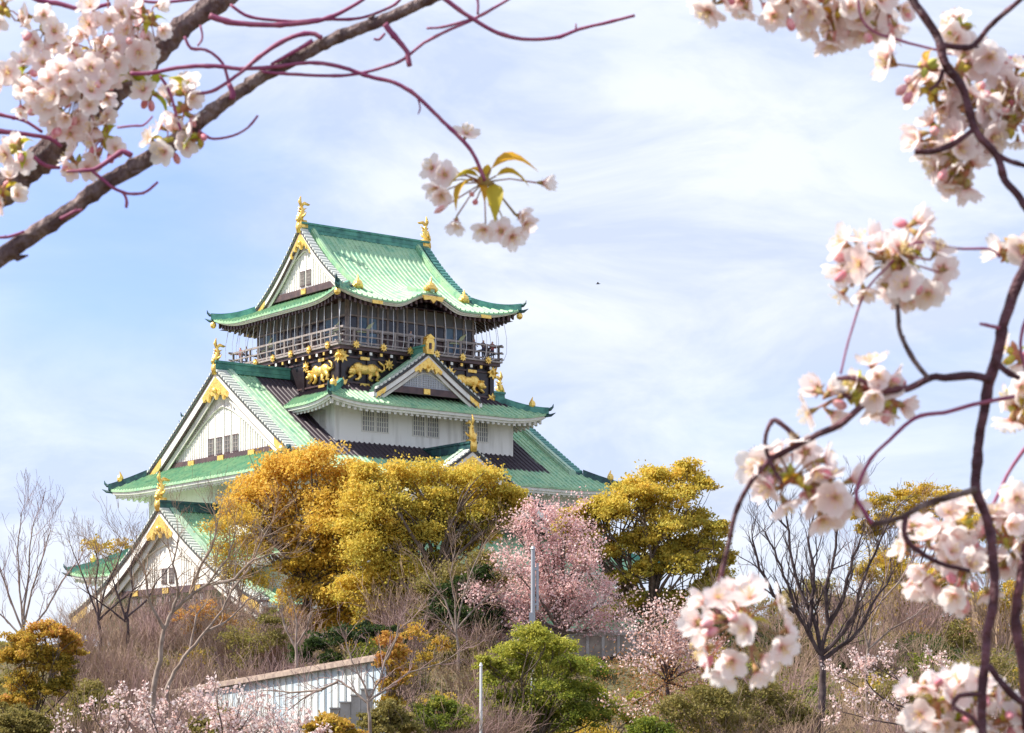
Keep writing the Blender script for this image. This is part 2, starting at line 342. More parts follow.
def gable(fr, xr, xw, zc, S, zb, roofpart, name='gable', beam=True, wins=(), band=.62, gold=1.0, tilew=.75, lattice=False, cap=True, endgold=True, zcut=None, boardmat='plaster'):
    """decorated gable end. zc(s): roof edge height, S: half width, zb: foot of the gable wall, xr: roof edge distance, xw: wall distance"""
    n = 22; sv = [-S+2*S*i/(2*n) for i in range(2*n+1)]
    t = MB(); t.prism(fr, [(s_, zc(s_)+.22) for s_ in sv]+[(s_, zc(s_)+.02) for s_ in sv[::-1]], xr-tilew, xr, 'tiledark')
    ln = 0; ps = sv[0]
    L_ = 0; k = 0; step = .46; tot = 0
    fine = [-S+2*S*i/400 for i in range(401)]; acc = 0; nxt = step/2
    for a, b in zip(fine[:-1], fine[1:]):
        ds = math.hypot(b-a, zc(b)-zc(a)); acc += ds
        if acc > nxt:
            nxt += step; c = .5*(a+b); sl = (zc(b)-zc(a))/(b-a); dx = .12/math.sqrt(1+sl*sl)
            t.add([fr(c-dx, o_, zc(c-dx)+zz) for o_ in (xr-tilew, xr+.05) for zz in (.2, .36)]+[fr(c+dx, o_, zc(c+dx)+zz) for o_ in (xr-tilew, xr+.05) for zz in (.2, .36)],
                  [(0, 1, 3, 2), (4, 6, 7, 5), (1, 5, 7, 3), (2, 3, 7, 6), (0, 4, 5, 1)], 'tilelight')
    if fr in (right, back): t.mats = ['ridged', 'ridge']
    part(t, 'barge_tiles', roofpart)
    b = MB()
    def strip(z0, z1, o0, o1, m, s0=0, S_=S):
        v2 = [x for x in sv if abs(x) <= S_]
        b.prism(fr, [(x, zc(x)+z0) for x in v2]+[(x, zc(x)+z1) for x in v2[::-1]], o0, o1, m)
    strip(0, -.10, xr-.12, xr-.04, 'brown'); strip(-.10, -.10-band, xr-.3, xr-.12, boardmat)
    strip(-.10-band, -.2-band, xr-.34, xr-.16, 'brown'); strip(-.2-band, -.2-band*1.75, (xr+xw)/2-.1, (xr+xw)/2, 'plaster2')
    part(b, 'barge_board', roofpart)
    w = MB(); low = zb-.1
    ins = [x for x in sv if zc(x)-.3 > low]
    w.prism(fr, [(x, zc(x)-.12) for x in ins]+[(ins[-1], low), (ins[0], low)], xw-.3, xw, 'plaster')
    x = -S
    while x < S:                                        # vertical moulded ribs of the gable wall
        top = zc(x)-.3-band*1.2
        if top > zb+.4 and not any(abs(x-a) < ww/2+.12 for a, ww, z0, z1 in wins): w.box((x-.04, xw+.002, zb), (x+.04, xw+.06, top), 'plaster2', fr)
        x += .38
    gw = part(w, 'gable_wall', roofpart)
    # arched moulding
    a_ = MB(); aw = S*.5
    for sg in (-1, 1):
        pts = [fr(sg*aw*i/8, xw+.1, zc(0)-band*2.6-abs(zc(0)-zb)*.13-(zc(0)-zb)*.40*(i/8)**1.35) for i in range(9)]
        a_.tube(pts, .055*gold+.02, 'plaster2', 4)
    a_.build('arched_moulding', gw)
    if beam:
        bm = MB(); wd = max(x for x in sv if zc(x)-band > zb)
        bm.box((-wd-.2, xw, zb-.35), (wd+.2, xw+.22, zb+.2), 'brown', fr); bo = part(bm, 'beam', roofpart)
        for q in ((-.55, 0, .55) if S > 8 else (0,)):
            g_ = MB(); g_.box((q*wd-.42*gold, xw+.2, zb-.3), (q*wd+.42*gold, xw+.3, zb+.14), 'gold', fr); g_.build('gold_fitting', bo)
    for (a, ww, z0, z1) in wins:
        f_ = MB(); f_.box((a-ww/2, xw-.02, z0), (a+ww/2, xw+.04, z1), 'grey', fr); f_.box((a-ww/2-.07, xw-.02, z0-.08), (a+ww/2+.07, xw+.09, z0), 'brown', fr); f_.box((a-ww/2-.07, xw-.02, z1), (a+ww/2+.07, xw+.09, z1+.08), 'brown', fr)
        wi = part(f_, 'window', roofpart); l_ = MB()
        for i in range(4): l_.box((a-ww/2+ww*i/3-.035, xw+.045, z0), (a-ww/2+ww*i/3+.035, xw+.1, z1), 'timber', fr)
        for i in range(1, 4): l_.box((a-ww/2, xw+.05, z0+(z1-z0)*i/4-.025), (a+ww/2, xw+.08, z0+(z1-z0)*i/4+.025), 'timber', fr)
        l_.build('lattice', wi)
    if lattice:
        l_ = MB(); zt = zb+(zc(0)-zb)*.52; hw = S*.42
        for i in range(27):
            x = -hw+2*hw*i/26; tp = zb+.25+(zt-zb)*max(.1, 1-abs(x)/hw*.8); l_.box((x-.04, xw+.03, zb+.25), (x+.04, xw+.1, tp), 'lightgrey', fr)
        for j in range(9):
            z_ = zb+.25+(zt-zb)*j/9; hh = hw*min(1, (1-j/9*.99)*1.25); l_.box((-hh, xw+.04, z_-.03), (hh, xw+.09, z_+.03), 'lightgrey', fr)
        l_.build('lattice', gw)
    # gilt pendant at the peak and gilt ends
    k = gold; zp = zc(0)-.12-band*.45
    sl_ = (zc(0)-zc(1.6))/1.6; gp = [(0, zp), (1.9, zp-1.9*sl_), (1.75, zp-1.9*sl_-.35), (1.3, zp-1.45), (1.05, zp-1.75), (.8, zp-1.15), (.5, zp-1.35), (.3, zp-1.2), (0, zp-1.65)]
    gp = [(x*k, zp+(z_-zp)*k) for x, z_ in gp]; gp = gp+[(-x, z_) for x, z_ in gp[-2:0:-1]]
    gm = MB(); gm.prism(fr, gp, xr-.33, xr-.08, 'gold'); gm.ball(fr(0, xr-.05, zp-1.0*k), .22*k, 'gold')
    if cap: pass
    part(gm, 'gold_pendant', roofpart)
    if endgold:
        for sg in (-1, 1):
            e0 = S*.80; e1 = S*.98; gm = MB(); vv = [e0+(e1-e0)*i/5 for i in range(6)]
            gm.prism(fr, [(sg*x, zc(x)-.12) for x in vv]+[(sg*x, zc(x)-.12-band*(1.05 if i % 2 else .75)) for i, x in list(enumerate(vv))[::-1]], xr-.31, xr-.07, 'gold')
            part(gm, 'gold_fitting', roofpart)
def ridge_along(mb, fr, s0, s1, o, z, w, h, m, m2):
    mb.box((s0, o-w/2, z), (s1, o+w/2, z+h*.8), m, fr); mb.box((s0-.05, o-w*.62, z+h*.8), (s1+.05, o+w*.62, z+h), m2, fr)
    mb.box((s0, o-w*.56, z+h*.35), (s1, o+w*.56, z+h*.43), m2, fr)
def window(fr, s, o, z, w, h, parent=None, bars=5):
    f_ = MB(); f_.box((s-w/2, o-.05, z), (s+w/2, o+.02, z+h), 'grey', fr)
    f_.box((s-w/2-.08, o-.05, z-.1), (s+w/2+.08, o+.07, z), 'plaster2', fr)
    wi = part(f_, 'window', parent); l_ = MB()
    for i in range(bars+1): x = s-w/2+w*i/bars; l_.box((x-.045, o+.025, z), (x+.045, o+.09, z+h), 'plaster2', fr)
    for i in range(1, 4): zz = z+h*i/4; l_.box((s-w/2, o+.03, zz-.03), (s+w/2, o+.07, zz+.03), 'plaster2', fr)
    l_.build('lattice', wi)
def walls(name, A, B, z0, z1, m, base=None):
    mb = MB(); mb.box((-A, -B, z0), (A, B, z1), m); return part(mb, name)

# ---- stone base and lower storeys (mostly behind the trees)
sb = MB()
sb.grid([[(sx*(21.5-1.5*t-.6*t*t), sy*(19-1.5*t-.6*t*t), 3+3*t) for sx, sy in ((-1, -1), (1, -1), (1, 1), (-1, 1), (-1, -1))] for t in (0, .25, .5, .75, 1)], 'stone')
sb.box((-19.3, -16.8, 5.9), (19.3, 16.8, 6.0), 'stone'); part(sb, 'stone_base')
walls('first_storey_wall', 17.5, 15.2, 5.9, 9.6, 'plaster')
walls('second_storey_wall', 16.4, 13.9, 9.5, 14.6, 'plaster')
walls('third_storey_wall', 14.7, 11.7, 14.5, 21.5, 'plaster')
walls('fourth_storey_wall', 9.13, 9.25, 22.0, 27.4, 'plaster')
def skirt(rf, name, m, dtop, wA, wB, **k):
    mb = MB(); roof_tiles(mb, rf, m, dtop); r = part(mb, name); f_, ra = MB(), MB()
    eave(f_, ra, rf, k.get('fm', 'plaster'), k.get('rm', 'plaster2'), wA, wB)
    part(f_, 'eave', r); part(ra, 'rafters', r); return r
# sub-parts of a roof keep the castle frame: their parent sits at OFF, so no second offset is needed
rf1 = Roof(19.1, 17.2, 8.5, .5, .01, .7, 5); r1 = skirt(rf1, 'first_roof', 'copper', 3.4, 17.5, 15.2); hips(rf1, 3.0, 'ridge', r1, None)
rf2 = Roof(19.0, 18.4, 13.2, .50, .012, .5, 6); r2 = skirt(rf2, 'second_roof', 'copper', 5.3, 16.4, 13.9); hips(rf2, 5.0, 'ridge', r2)
# ---- third roof: hip-and-gable
rf3 = Roof(17.3, 14.0, 20.4, .607, .0035, .35, 6)
G3 = (14.95, 14.1)
mb = MB(); roof_tiles(mb, rf3, 'copper3', 0, G3); r3 = part(mb, 'third_roof')
f_, ra = MB(), MB(); eave(f_, ra, rf3, 'plaster', 'plaster2', 14.7, 11.7); part(f_, 'eave', r3); part(ra, 'rafters', r3)
hips(rf3, 2.35, 'ridged', r3)
zr3 = rf3.z0+rf3.al*14.0+rf3.be*14.0**2
rg = MB(); ridge_along(rg, front, -15.0, 15.0, 0, zr3-.1, .7, .95, 'ridge', 'ridge'); part(rg, 'main_ridge', r3)
def desc(rf, xs_, d0, d1, m, parent, w=.6, tip=True):
    """ridges running down the front and back slopes just inside the gables"""
    for sx in (-1, 1):
        for fr in (front, back):
            mb_ = MB(); pts = [fr(sx*(xs_+.9*(1-(rf.B-d)/rf.B)**2*0), rf.B-d, rf.z(9, d)) for d in [d0+(d1-d0)*i/10 for i in range(11)]]
            mb_.sweep(pts, w, -.05, .42, m); mb_.sweep(pts, w*.5, .42, .54, m); o = part(mb_, 'descending_ridge', parent)
            if tip:
                e = MB(); p = Vector(pts[0]); e.ball((p.x, p.y, p.z+.35), (.42, .42, .42), 'gold', 8, 6)
                e.tube([p+Vector((0, 0, .6)), p+Vector(fr(.1, .15, 0))*.0+Vector((0, 0, 1.15))], [.2, .03], 'gold', 6)
                for q in (-1, 1): e.ball((p.x+q*.35, p.y, p.z+.2), .2, 'gold', 6, 4)
                e.build('gold_finial', o)
desc(rf3, 13.65, 2.2, 13.6, 'pale', r3, .7, False)
zc3 = lambda s: rf3.z0+rf3.al*(14.0-abs(s))+rf3.be*(14.0-abs(s))**2
gw3 = [(x, .78, 22.85, 24.15) for x in (2.05, .75, -.6, -1.95)]
for fr in (left, right): gable(fr, 14.95, 14.1, zc3, 11.6, 22.5, r3, wins=gw3, band=.75, gold=1.15, tilew=.95)
shachi(left, 0, 14.65, zr3+.75, 2.7, parent=r3); shachi(right, 0, 14.65, zr3+.75, 2.7, parent=r3)
# ---- gabled dormers of the lower storeys
def dormer(fr, name, zc, S, o_front, o_back, xw, zb, rm='copper', shh=2.9, gold=1.1, band=.7, wins=(), ridge='ridged', lattice=False, tilew=.8, endgold=True, finial=True):
    mb_ = MB()
    for sg in (-1, 1):
        grid = []
        for (o_, bp) in ribs(o_back, o_front):
            grid.append([fr(sg*S*i/14, o_, zc(S*i/14)+bp) for i in range(15)])
        mb_.grid(grid if sg < 0 else grid[::-1], rm)
    for sg in (-1, 1):                                   # edge of the slope's foot
        mb_.box((sg*S-.15, o_back, zc(S)-.35), (sg*S+.15, o_front-.05, zc(S)), 'plaster', fr)
    mb_.prism(fr, [(-S, zc(S)-.3)]+[(S*i/10, zc(S*i/10)-.15) for i in range(-10, 11)]+[(S, zc(S)-.3)]+[(S*i/10, zc(S*i/10)-.4) for i in range(10, -11, -1)], o_back, o_front-.5, 'plaster2')
    r = part(mb_, name)
    rr = MB(); rr.box((-.35, o_back, zc(0)-.1), (.35, o_front, zc(0)+.55), ridge, fr); rr.box((-.45, o_back, zc(0)+.55), (.45, o_front+.03, zc(0)+.72), ridge, fr); part(rr, 'ridge', r)
    for sg in (-1, 1):
        d_ = MB(); n_ = 12; vs_ = []
        for i in range(n_+1):
            s_ = S*.9*i/n_
            for (o_, zz) in ((o_front-tilew-.1, -.05), (o_front-tilew-.65, -.05), (o_front-tilew-.65, .42), (o_front-tilew-.1, .42)): vs_.append(fr(sg*s_, o_, zc(s_)+zz))
        fs = [(i*4+j, i*4+(j+1) % 4, (i+1)*4+(j+1) % 4, (i+1)*4+j) for i in range(n_) for j in range(4)]+[(0, 1, 2, 3), (n_*4, n_*4+1, n_*4+2, n_*4+3)]
        d_.add(vs_, fs, 'pale'); part(d_, 'descending_ridge', r)
    gable(fr, o_front, xw, zc, S, zb, r, wins=wins, band=band, gold=gold, tilew=tilew, lattice=lattice, endgold=endgold)
    if finial: shachi(fr, 0, o_front-.3, zc(0)+.9, shh, parent=r)
    return r
zl = lambda s: 17.85-.75*abs(s)+.0145*s*s
for fr in (left, right):
    dormer(fr, 'gabled_dormer', zl, 16.0, 20.2, 14.6, 19.25, 11.3, wins=[(x, .8, 9.0, 10.8) for x in (-5.6, -4.2, -1.4, 0, 1.4, 4.2, 5.6)]+[(x, .7, 11.9, 13) for x in (-.6, .6)], gold=1.15, band=.75)
zf = lambda s: 22.6-.70*abs(s)+.013*s*s
for fr in (front, back):
    dormer(fr, 'gabled_dormer', zf, 12.5, 15.9, 9.0, 15.0, 17.2, wins=[(x, .8, 17.5, 18.7) for x in (-1.4, 0, 1.4)], gold=1.2, shh=2.7)
# ---- fourth roof
rf4 = Roof(11.1, 11.6, 26.42, .50, .012, .55, 4.5); r4 = skirt(rf4, 'fourth_roof', 'copper4', 3.9, 9.13, 9.25)
hips(rf4, 3.2, 'ridge', r4)
z4 = lambda s: 31.05-.76*abs(s)+.015*s*s
sh4 = lambda fr: (lambda a, o, z: fr(a-.75, o, z))
for fr in (sh4(front), back): dormer(fr, 'gabled_dormer', z4, 5.35, 10.75, 8.0, 10.15, 28.0, band=.45, gold=.75, ridge='ridge', lattice=True, tilew=.3, endgold=True, finial=False)
for fr in (sh4(front), back):
    e = MB(); e.prism(fr, [(-.35, 31.0), (.35, 31.0), (.45, 31.9), (.3, 32.3), (-.3, 32.3), (-.45, 31.9)], 10.4, 10.9, 'gold'); e.prism(fr, [(-.5, 32.3), (.5, 32.3), (0, 32.65)], 10.4, 10.95, 'gold'); e.box((-.12, 10.9, 31.4), (.12, 10.94, 31.9), 'brown', fr); part(e, 'gold_finial', r4)
for x in (-5.85, -4.45, -.8, .65, 4.3, 5.8): window(front, x, 9.25, 24.4, 1.15, 1.6); window(back, x, 9.25, 24.4, 1.15, 1.6)
for x in (7.6, 4): window(left, x, 9.13, 24.6, .8, 1.4); window(right, x, 9.13, 24.6, .8, 1.4)
for x in (-13, -9.5, 8.6, 10.0, 13.2): window(front, x, 11.7, 17.5, 1.1, 1.8)
for x in (-9, -7.6, 7.6, 9): window(left, x, 14.7, 17.8, 1.1, 1.6)
# ---- black tier with gilt tigers
KA, KB = 7.8, 8.1
bt = MB(); bt.box((-KA, -KB, 27.4), (KA, KB, 31.35), 'black')
for fr, W, O in ((front, KA, KB), (right, KB, KA), (back, KA, KB), (left, KB, KA)):
    for z_ in (28.35, 30.45, 31.0): bt.box((-W-.12, O, z_), (W+.12, O+.12, z_+.13), 'brown', fr)
    for i in range(7):
        x = -W+.2+(2*W-.4)*i/6; bt.box((x-.18, O, 27.6), (x+.18, O+.16, 31.2), 'black', fr)
bo = part(bt, 'black_storey_wall')
def tiger(fr, s, z, o, sg):
    mb_ = MB()
    def q(a, b, c=.15): return Vector(fr(s+sg*a, o+c, z+b))
    def el(a, b, ra_, rb, c=.12, t=.22):
        ce = q(a, b, c); rr = Vector((ra_, t, rb)) if fr in (front, back) else Vector((t, ra_, rb)); mb_.ball(ce, rr, 'gold', 10, 7)
    el(-.75, .15, .72, .52); el(.05, .12, .7, .42); el(.6, .18, .6, .5); el(1.25, -.1, .36, .34, .25)
    el(1.5, -.25, .2, .16, .3)
    for a in (1.12, 1.36): el(a, .2, .09, .12, .3)
    for pts, r0 in (([(-1.05, 0), (-1.35, -.35), (-1.15, -.65), (-1.5, -.72)], .22), ([(-.6, -.2), (-.45, -.6), (-.75, -.75)], .2), ([(.6, -.1), (.45, -.5), (.7, -.75), (.95, -.75)], .2), ([(.95, 0), (1.3, -.5), (1.6, -.7)], .17)):
        mb_.tube([q(*p) for p in pts], [r0*(1-.18*i) for i in range(len(pts))], 'gold', 7)
    mb_.tube([q(-1.35, .3), q(-1.65, .1), q(-1.95, .25), q(-1.9, .6), q(-1.6, .75), q(-1.35, .95)], [.12, .11, .1, .1, .1, .05], 'gold', 6)
    mb_.build('gold_tiger', bo, True)
for fr, W, O in ((front, KA, KB), (right, KB, KA), (back, KA, KB), (left, KB, KA)):
    tiger(fr, -5.5, 29.45, O, -1); tiger(fr, 5.15, 29.45, O, -1 if fr in (left,) else 1)
    for sg in (-1, 1):
        for a_, b_, r_ in ((W-.1, 30.55, .62), (W-.15, 28.2, .62), (3.1, 30.2, .5)):
            gs = MB(); plate(gs, fr, sg*a_, b_, O+.1, r_); gs.build('gold_flower', bo)
        for b_, h_ in ((28.2, .22), (30.35, .25)):
            gs = MB(); gs.box((sg*5.5-.45, O+.1, b_), (sg*5.5+.45, O+.2, b_+h_), 'gold', fr); gs.build('gold_plaque', bo)
    for i in range(15):
        x = -W+.6+(2*W-1.2)*i/14; st = MB()
        st.box((x-.13, O+.1, 30.72), (x+.13, O+.5, 30.98), 'brown', fr); st.box((x-.12, O+.5, 30.73), (x+.12, O+.55, 30.97), 'gold' if i % 2 else 'plaster', fr)
        st.build('beam_end', bo)
# ---- balcony
bl = MB(); bl.box((-8.2, -8.65, 31.05), (8.2, 8.65, 31.35), 'brown'); bl.box((-8.35, -8.8, 31.35), (8.35, 8.8, 31.5), 'timber'); bal = part(bl, 'balcony_floor')
for fr, W, O in ((front, 8.1, 8.55), (right, 8.55, 8.1), (back, 8.1, 8.55), (left, 8.55, 8.1)):
    rl = MB()
    for i in range(13):
        x = -W+2*W*i/12; rl.box((x-.08, O-.08, 31.5), (x+.08, O+.08, 32.75), 'timber', fr)
    for z_, h_ in ((31.62, .13), (32.15, .1), (32.72, .16)): rl.box((-W-.5, O-.07, z_), (W+.5, O+.07, z_+h_), 'timber', fr)
    ro = part(rl, 'railing')
    for i in range(1, 12, 2):
        gs = MB(); plate(gs, fr, -W+2*W*i/12, 31.45, O+.27, .36); gs.build('gold_flower', ro)
# ---- top storey room
RA, RB = 6.4, 7.0
rm_ = MB(); rm_.box((-RA, -RB, 31.5), (RA, RB, 36.4), 'brown')
for fr, W, O in ((front, RA, RB), (right, RB, RA), (back, RA, RB), (left, RB, RA)):
    rm_.box((-W, O, 34.15), (W, O+.08, 35.3), 'grey', fr); rm_.box((-W, O, 33.0), (W, O+.05, 34.15), 'brown', fr)
    for i in range(14): x = -W+2*W*i/13; rm_.box((x-.09, O, 31.5), (x+.09, O+.18, 35.9), 'timber', fr)
    rm_.box((-W-.1, O+.08, 34.1), (W+.1, O+.24, 34.24), 'timber', fr); rm_.box((-W-.1, O+.08, 32.9), (W+.1, O+.24, 33.02), 'timber', fr)
ro = part(rm_, 'top_storey_wall')
for fr, W, O in ((front, RA, RB), (right, RB, RA), (back, RA, RB), (left, RB, RA)):
    for i in range(13):
        a = -W+2*W*i/13+.12; b = -W+2*W*(i+1)/13-.12; w_ = MB()
        if i in (1, 2, 10, 11): w_.box((a, O+.04, 31.7), (b, O+.12, 34.1), 'blue', fr); part(w_, 'painted_panel', ro)
        else: w_.box((a, O+.05, 33.05), (b, O+.10, 34.05), 'glass', fr); part(w_, 'window', ro)
    for sg in (-1, 1):                                   # painted crane in flight on the blue panels
        c = MB(); cx = sg*(W-1.55-.1); zz = 33.1
        pts = [(-1.1, -.35), (-.4, -.05), (.0, .0), (.35, .45), (1.0, .8), (.7, .3), (.45, .05), (.9, .1), (1.25, .0), (.7, -.12), (.1, -.3), (-.5, -.3)]
        c.prism(fr, [(cx+x*.9, zz+z_*.9) for x, z_ in pts], O+.19, O+.24, 'crane'); part(c, 'crane_relief', ro)
# ---- top roof
rf5 = Roof(9.35, 10.04, 35.15, .335, .0388, .75, 5, bump=(3.6, 1.15, 5.0))
G5 = (6.7, 6.0)
mb = MB(); roof_tiles(mb, rf5, 'copper', 0, G5); r5 = part(mb, 'top_roof')
f_, ra = MB(), MB(); eave(f_, ra, rf5, 'plaster', 'brown', RA, RB, fh=.22, rstep=.5, rw=.2, rh=.3, drop=.14)
eo = part(f_, 'eave', r5); part(ra, 'rafters', r5)
zi5 = rf5.z0
sf = MB(); 
for fr, W, O in ((front, 9.2, 9.9), (right, 9.9, 9.2), (back, 9.2, 9.9), (left, 9.9, 9.2)):
    Wr, Or = (RA, RB) if fr in (front, back) else (RB, RA)
    sf.grid([[fr(-W+.3, O-.3, zi5-.25), fr(W-.3, O-.3, zi5-.25)], [fr(-Wr, Or, zi5+.5), fr(Wr, Or, zi5+.5)]], 'brown')
part(sf, 'soffit', r5)
hips(rf5, 3.0, 'ridge', r5, None)
zr5 = rf5.z0+rf5.al*10.04+rf5.be*10.04**2
rg = MB(); ridge_along(rg, front, -6.6, 6.6, 0, zr5-.25, .6, .85, 'ridge', 'ridge'); part(rg, 'main_ridge', r5)
desc(rf5, 5.45, 2.9, 9.9, 'copper', r5, .5, True)
zc5 = lambda s: rf5.z0+rf5.al*(10.04-abs(s))+rf5.be*(10.04-abs(s))**2
for fr in (left, right): gable(fr, 6.7, 6.0, zc5, 7.2, 37.25, r5, wins=[(-.5, .55, 37.75, 38.9), (.5, .55, 37.75, 38.9)], band=.42, gold=.85, tilew=.7)
shachi(left, 0, 6.4, zr5+.75, 2.8, parent=r5); shachi(right, 0, 6.4, zr5+.75, 2.8, parent=r5)
for fr in (front, back):                                 # undulating-gable finial and pendant
    kf = MB(); zt = 36.3; kf.ball(fr(0, 9.9, zt+.45), (.5, .4, .42), 'gold'); kf.tube([fr(0, 9.8, zt+.7), fr(.1, 9.8, zt+1.35)], [.22, .03], 'gold', 6)
    for q in (-1, 1): kf.ball(fr(q*.45, 9.9, zt+.3), .25, 'gold')
    part(kf, 'gold_finial', r5)
    kp = MB(); kp.prism(fr, [(-1.1, zt-.35), (1.1, zt-.35), (.9, zt-.75), (.3, zt-.65), (0, zt-.95), (-.3, zt-.65), (-.9, zt-.75)], 10.2, 10.32, 'gold'); part(kp, 'gold_pendant', r5)
    kr = MB(); kr.sweep([fr(0, 10.2-.5*i, rf5.z(9, .5*i, 0, 0)+.02) for i in range(8)], .35, 0, .3, 'copper'); part(kr, 'crest_ridge', r5)
for fr, W, O in ((front, 9.55, 10.24), (back, 9.55, 10.24), (right, 10.24, 9.55), (left, 10.24, 9.55)):
    for x in (-W+4.0, W-4.0):
        if fr in (front, back): e = MB(); e.box((x-.5, O-.08, 34.72), (x+.5, O+.02, 35.0), 'gold', fr); part(e, 'gold_fitting', r5)
for sx, sy in ((-1, -1), (1, -1), (1, 1), (-1, 1)):
    e = MB(); x, y = sx*9.3, sy*9.95; e.ball((x, y, 35.35), (.28, .28, .3), 'gold'); part(e, 'gold_fitting', r5)
# ---- bird net: posts and wires round the balcony
nt_ = MB()
for fr, W, O in ((front, 8.55, 9.1), (right, 9.1, 8.55), (back, 8.55, 9.1), (left, 9.1, 8.55)):
    n_ = 16
    for i in range(n_+1):
        x = -W+2*W*i/n_
        nt_.tube([fr(x*.97, O-.15, 35.1), fr(x, O, 33.5), fr(x, O, 32.2), fr(x*.985, O-.2, 31.6), fr(x*.95, O-.5, 31.4)], .026, 'wire', 4, False)
    pass
part(nt_, 'bird_net')
# ================================================================== VEGETATION AND GROUNDS
M['bark'] = mat('bark', (.10, .07, .055), .9, 0, (.17, .13, .10), 6, bump=.5)
M['barkpale'] = mat('pale_bark', (.34, .27, .23), .9, 0, (.22, .16, .13), 3, .4, .6)
M['barkdark'] = mat('dark_bark', (.055, .035, .04), .9, 0, (.10, .07, .07), 5)
M['twig'] = mat('brown_twigs', (.30, .205, .14), .9, 0, (.40, .28, .20), 1)
M['twigred'] = mat('reddish_twigs', (.30, .19, .18), .9, 0, (.38, .26, .24), 1)
M['gold_leaves'] = leafmat('golden_leaves', [(.48, .42, .07), (.68, .50, .08), (.78, .55, .10), (.82, .52, .11)])
M['yg_leaves'] = leafmat('yellow_green_leaves', [(.33, .32, .06), (.58, .49, .085), (.76, .58, .10), (.82, .54, .10)])
M['ochre_leaves'] = leafmat('ochre_leaves', [(.30, .27, .05), (.52, .40, .06), (.66, .47, .07), (.70, .42, .07)])
M['green_leaves'] = leafmat('green_leaves', [(.05, .09, .02), (.15, .20, .03), (.30, .33, .045), (.52, .48, .08)])
M['dark_leaves'] = leafmat('dark_leaves', [(.015, .03, .01), (.04, .07, .02), (.09, .13, .03), (.2, .2, .05)])
M['olive_leaves'] = leafmat('olive_leaves', [(.12, .12, .035), (.24, .21, .06), (.34, .27, .09), (.28, .30, .06)])
M['orange_leaves'] = leafmat('orange_leaves', [(.16, .15, .03), (.50, .36, .05), (.60, .38, .07), (.62, .29, .09)])
M['pink_blossom'] = leafmat('pink_blossom', [(.55, .26, .22), (.76, .44, .42), (.86, .62, .60), (.92, .80, .78)], .35)
M['pale_blossom'] = leafmat('pale_blossom', [(.50, .22, .16), (.74, .48, .42), (.86, .70, .68), (.9, .82, .8)], .35)
M['bronze_leaves'] = leafmat('bronze_leaves', [(.30, .13, .05), (.42, .20, .08), (.5, .28, .1)])
M['grass'] = leafmat('grass', [(.12, .12, .03), (.24, .19, .07), (.36, .26, .13)])
def cards(name, pts, size, m, parent, tint, squash=.75, fold=True):
    """many leaves as one mesh: pts (n,3), size (n,), tint (n,)"""
    pts = np.asarray(pts); n = len(pts); size = np.broadcast_to(size, (n,)); tint = np.broadcast_to(tint, (n,))
    a = rng.normal(size=(n, 3)); a /= np.linalg.norm(a, axis=1)[:, None]
    b = rng.normal(size=(n, 3)); b -= (a*b).sum(1)[:, None]*a; b /= np.linalg.norm(b, axis=1)[:, None]
    c = np.cross(a, b); h = size[:, None]*.5; k = h*squash
    V = np.stack([pts-a*h, pts+b*k*.8+c*h*.2, pts+a*h, pts-b*k*.8+c*h*.2], 1).reshape(-1, 3)
    me = bpy.data.meshes.new(name); me.vertices.add(4*n); me.vertices.foreach_set('co', V.ravel())
    me.loops.add(4*n); me.polygons.add(n); me.loops.foreach_set('vertex_index', np.arange(4*n)); me.polygons.foreach_set('loop_start', np.arange(0, 4*n, 4))
    me.update(calc_edges=True); me.materials.append(M[m] if isinstance(m, str) else m)
    at = me.attributes.new('tint', 'FLOAT', 'FACE'); at.data.foreach_set('value', np.clip(tint, 0, 1).astype(np.float32))
    o = bpy.data.objects.new(name, me); col.objects.link(o)
    if parent: o.parent = parent; o.location = -Vector(parent.location)
    return o
def crown_pts(lumps, per, spread=.2, clumps=26):
    """lumps: (centre Vector, rx, ry, rz, tint); leaf clumps on an uneven shell with gaps between them"""
    A, T = [], []
    for c, rx, ry, rz, t in lumps:
        r3_ = np.array([rx, ry, rz])
        for k in range(clumps):
            d = rng.normal(size=3); d /= np.linalg.norm(d)
            if d[2] < -.55: d[2] *= -.6
            rad = rng.uniform(.35, 1.12); cc = np.array(c)+d*r3_*rad
            m_ = int(per/clumps*rng.uniform(.6, 1.4)); q = rng.normal(size=(m_, 3))*r3_*spread*np.array([1, 1, .62])*rng.uniform(.7, 1.2)
            A.append(cc+q); T.append(np.clip(t+rng.normal(0, .14)+rng.normal(0, .06, m_), 0, 1))
    return np.concatenate(A), np.concatenate(T)
def limb(mb, a, b, r0, r1, m, n=5, bend=.12, seg=5):
    a, b = Vector(a), Vector(b); L_ = (b-a).length; pts = []
    o1 = Vector(rng.normal(size=3))*L_*bend
    for i in range(seg+1):
        t = i/seg; pts.append(a.lerp(b, t)+o1*math.sin(math.pi*t)+Vector((0, 0, L_*bend*.5*math.sin(math.pi*t))))
    mb.tube(pts, [r0+(r1-r0)*i/seg for i in range(seg+1)], m, n, False); return pts
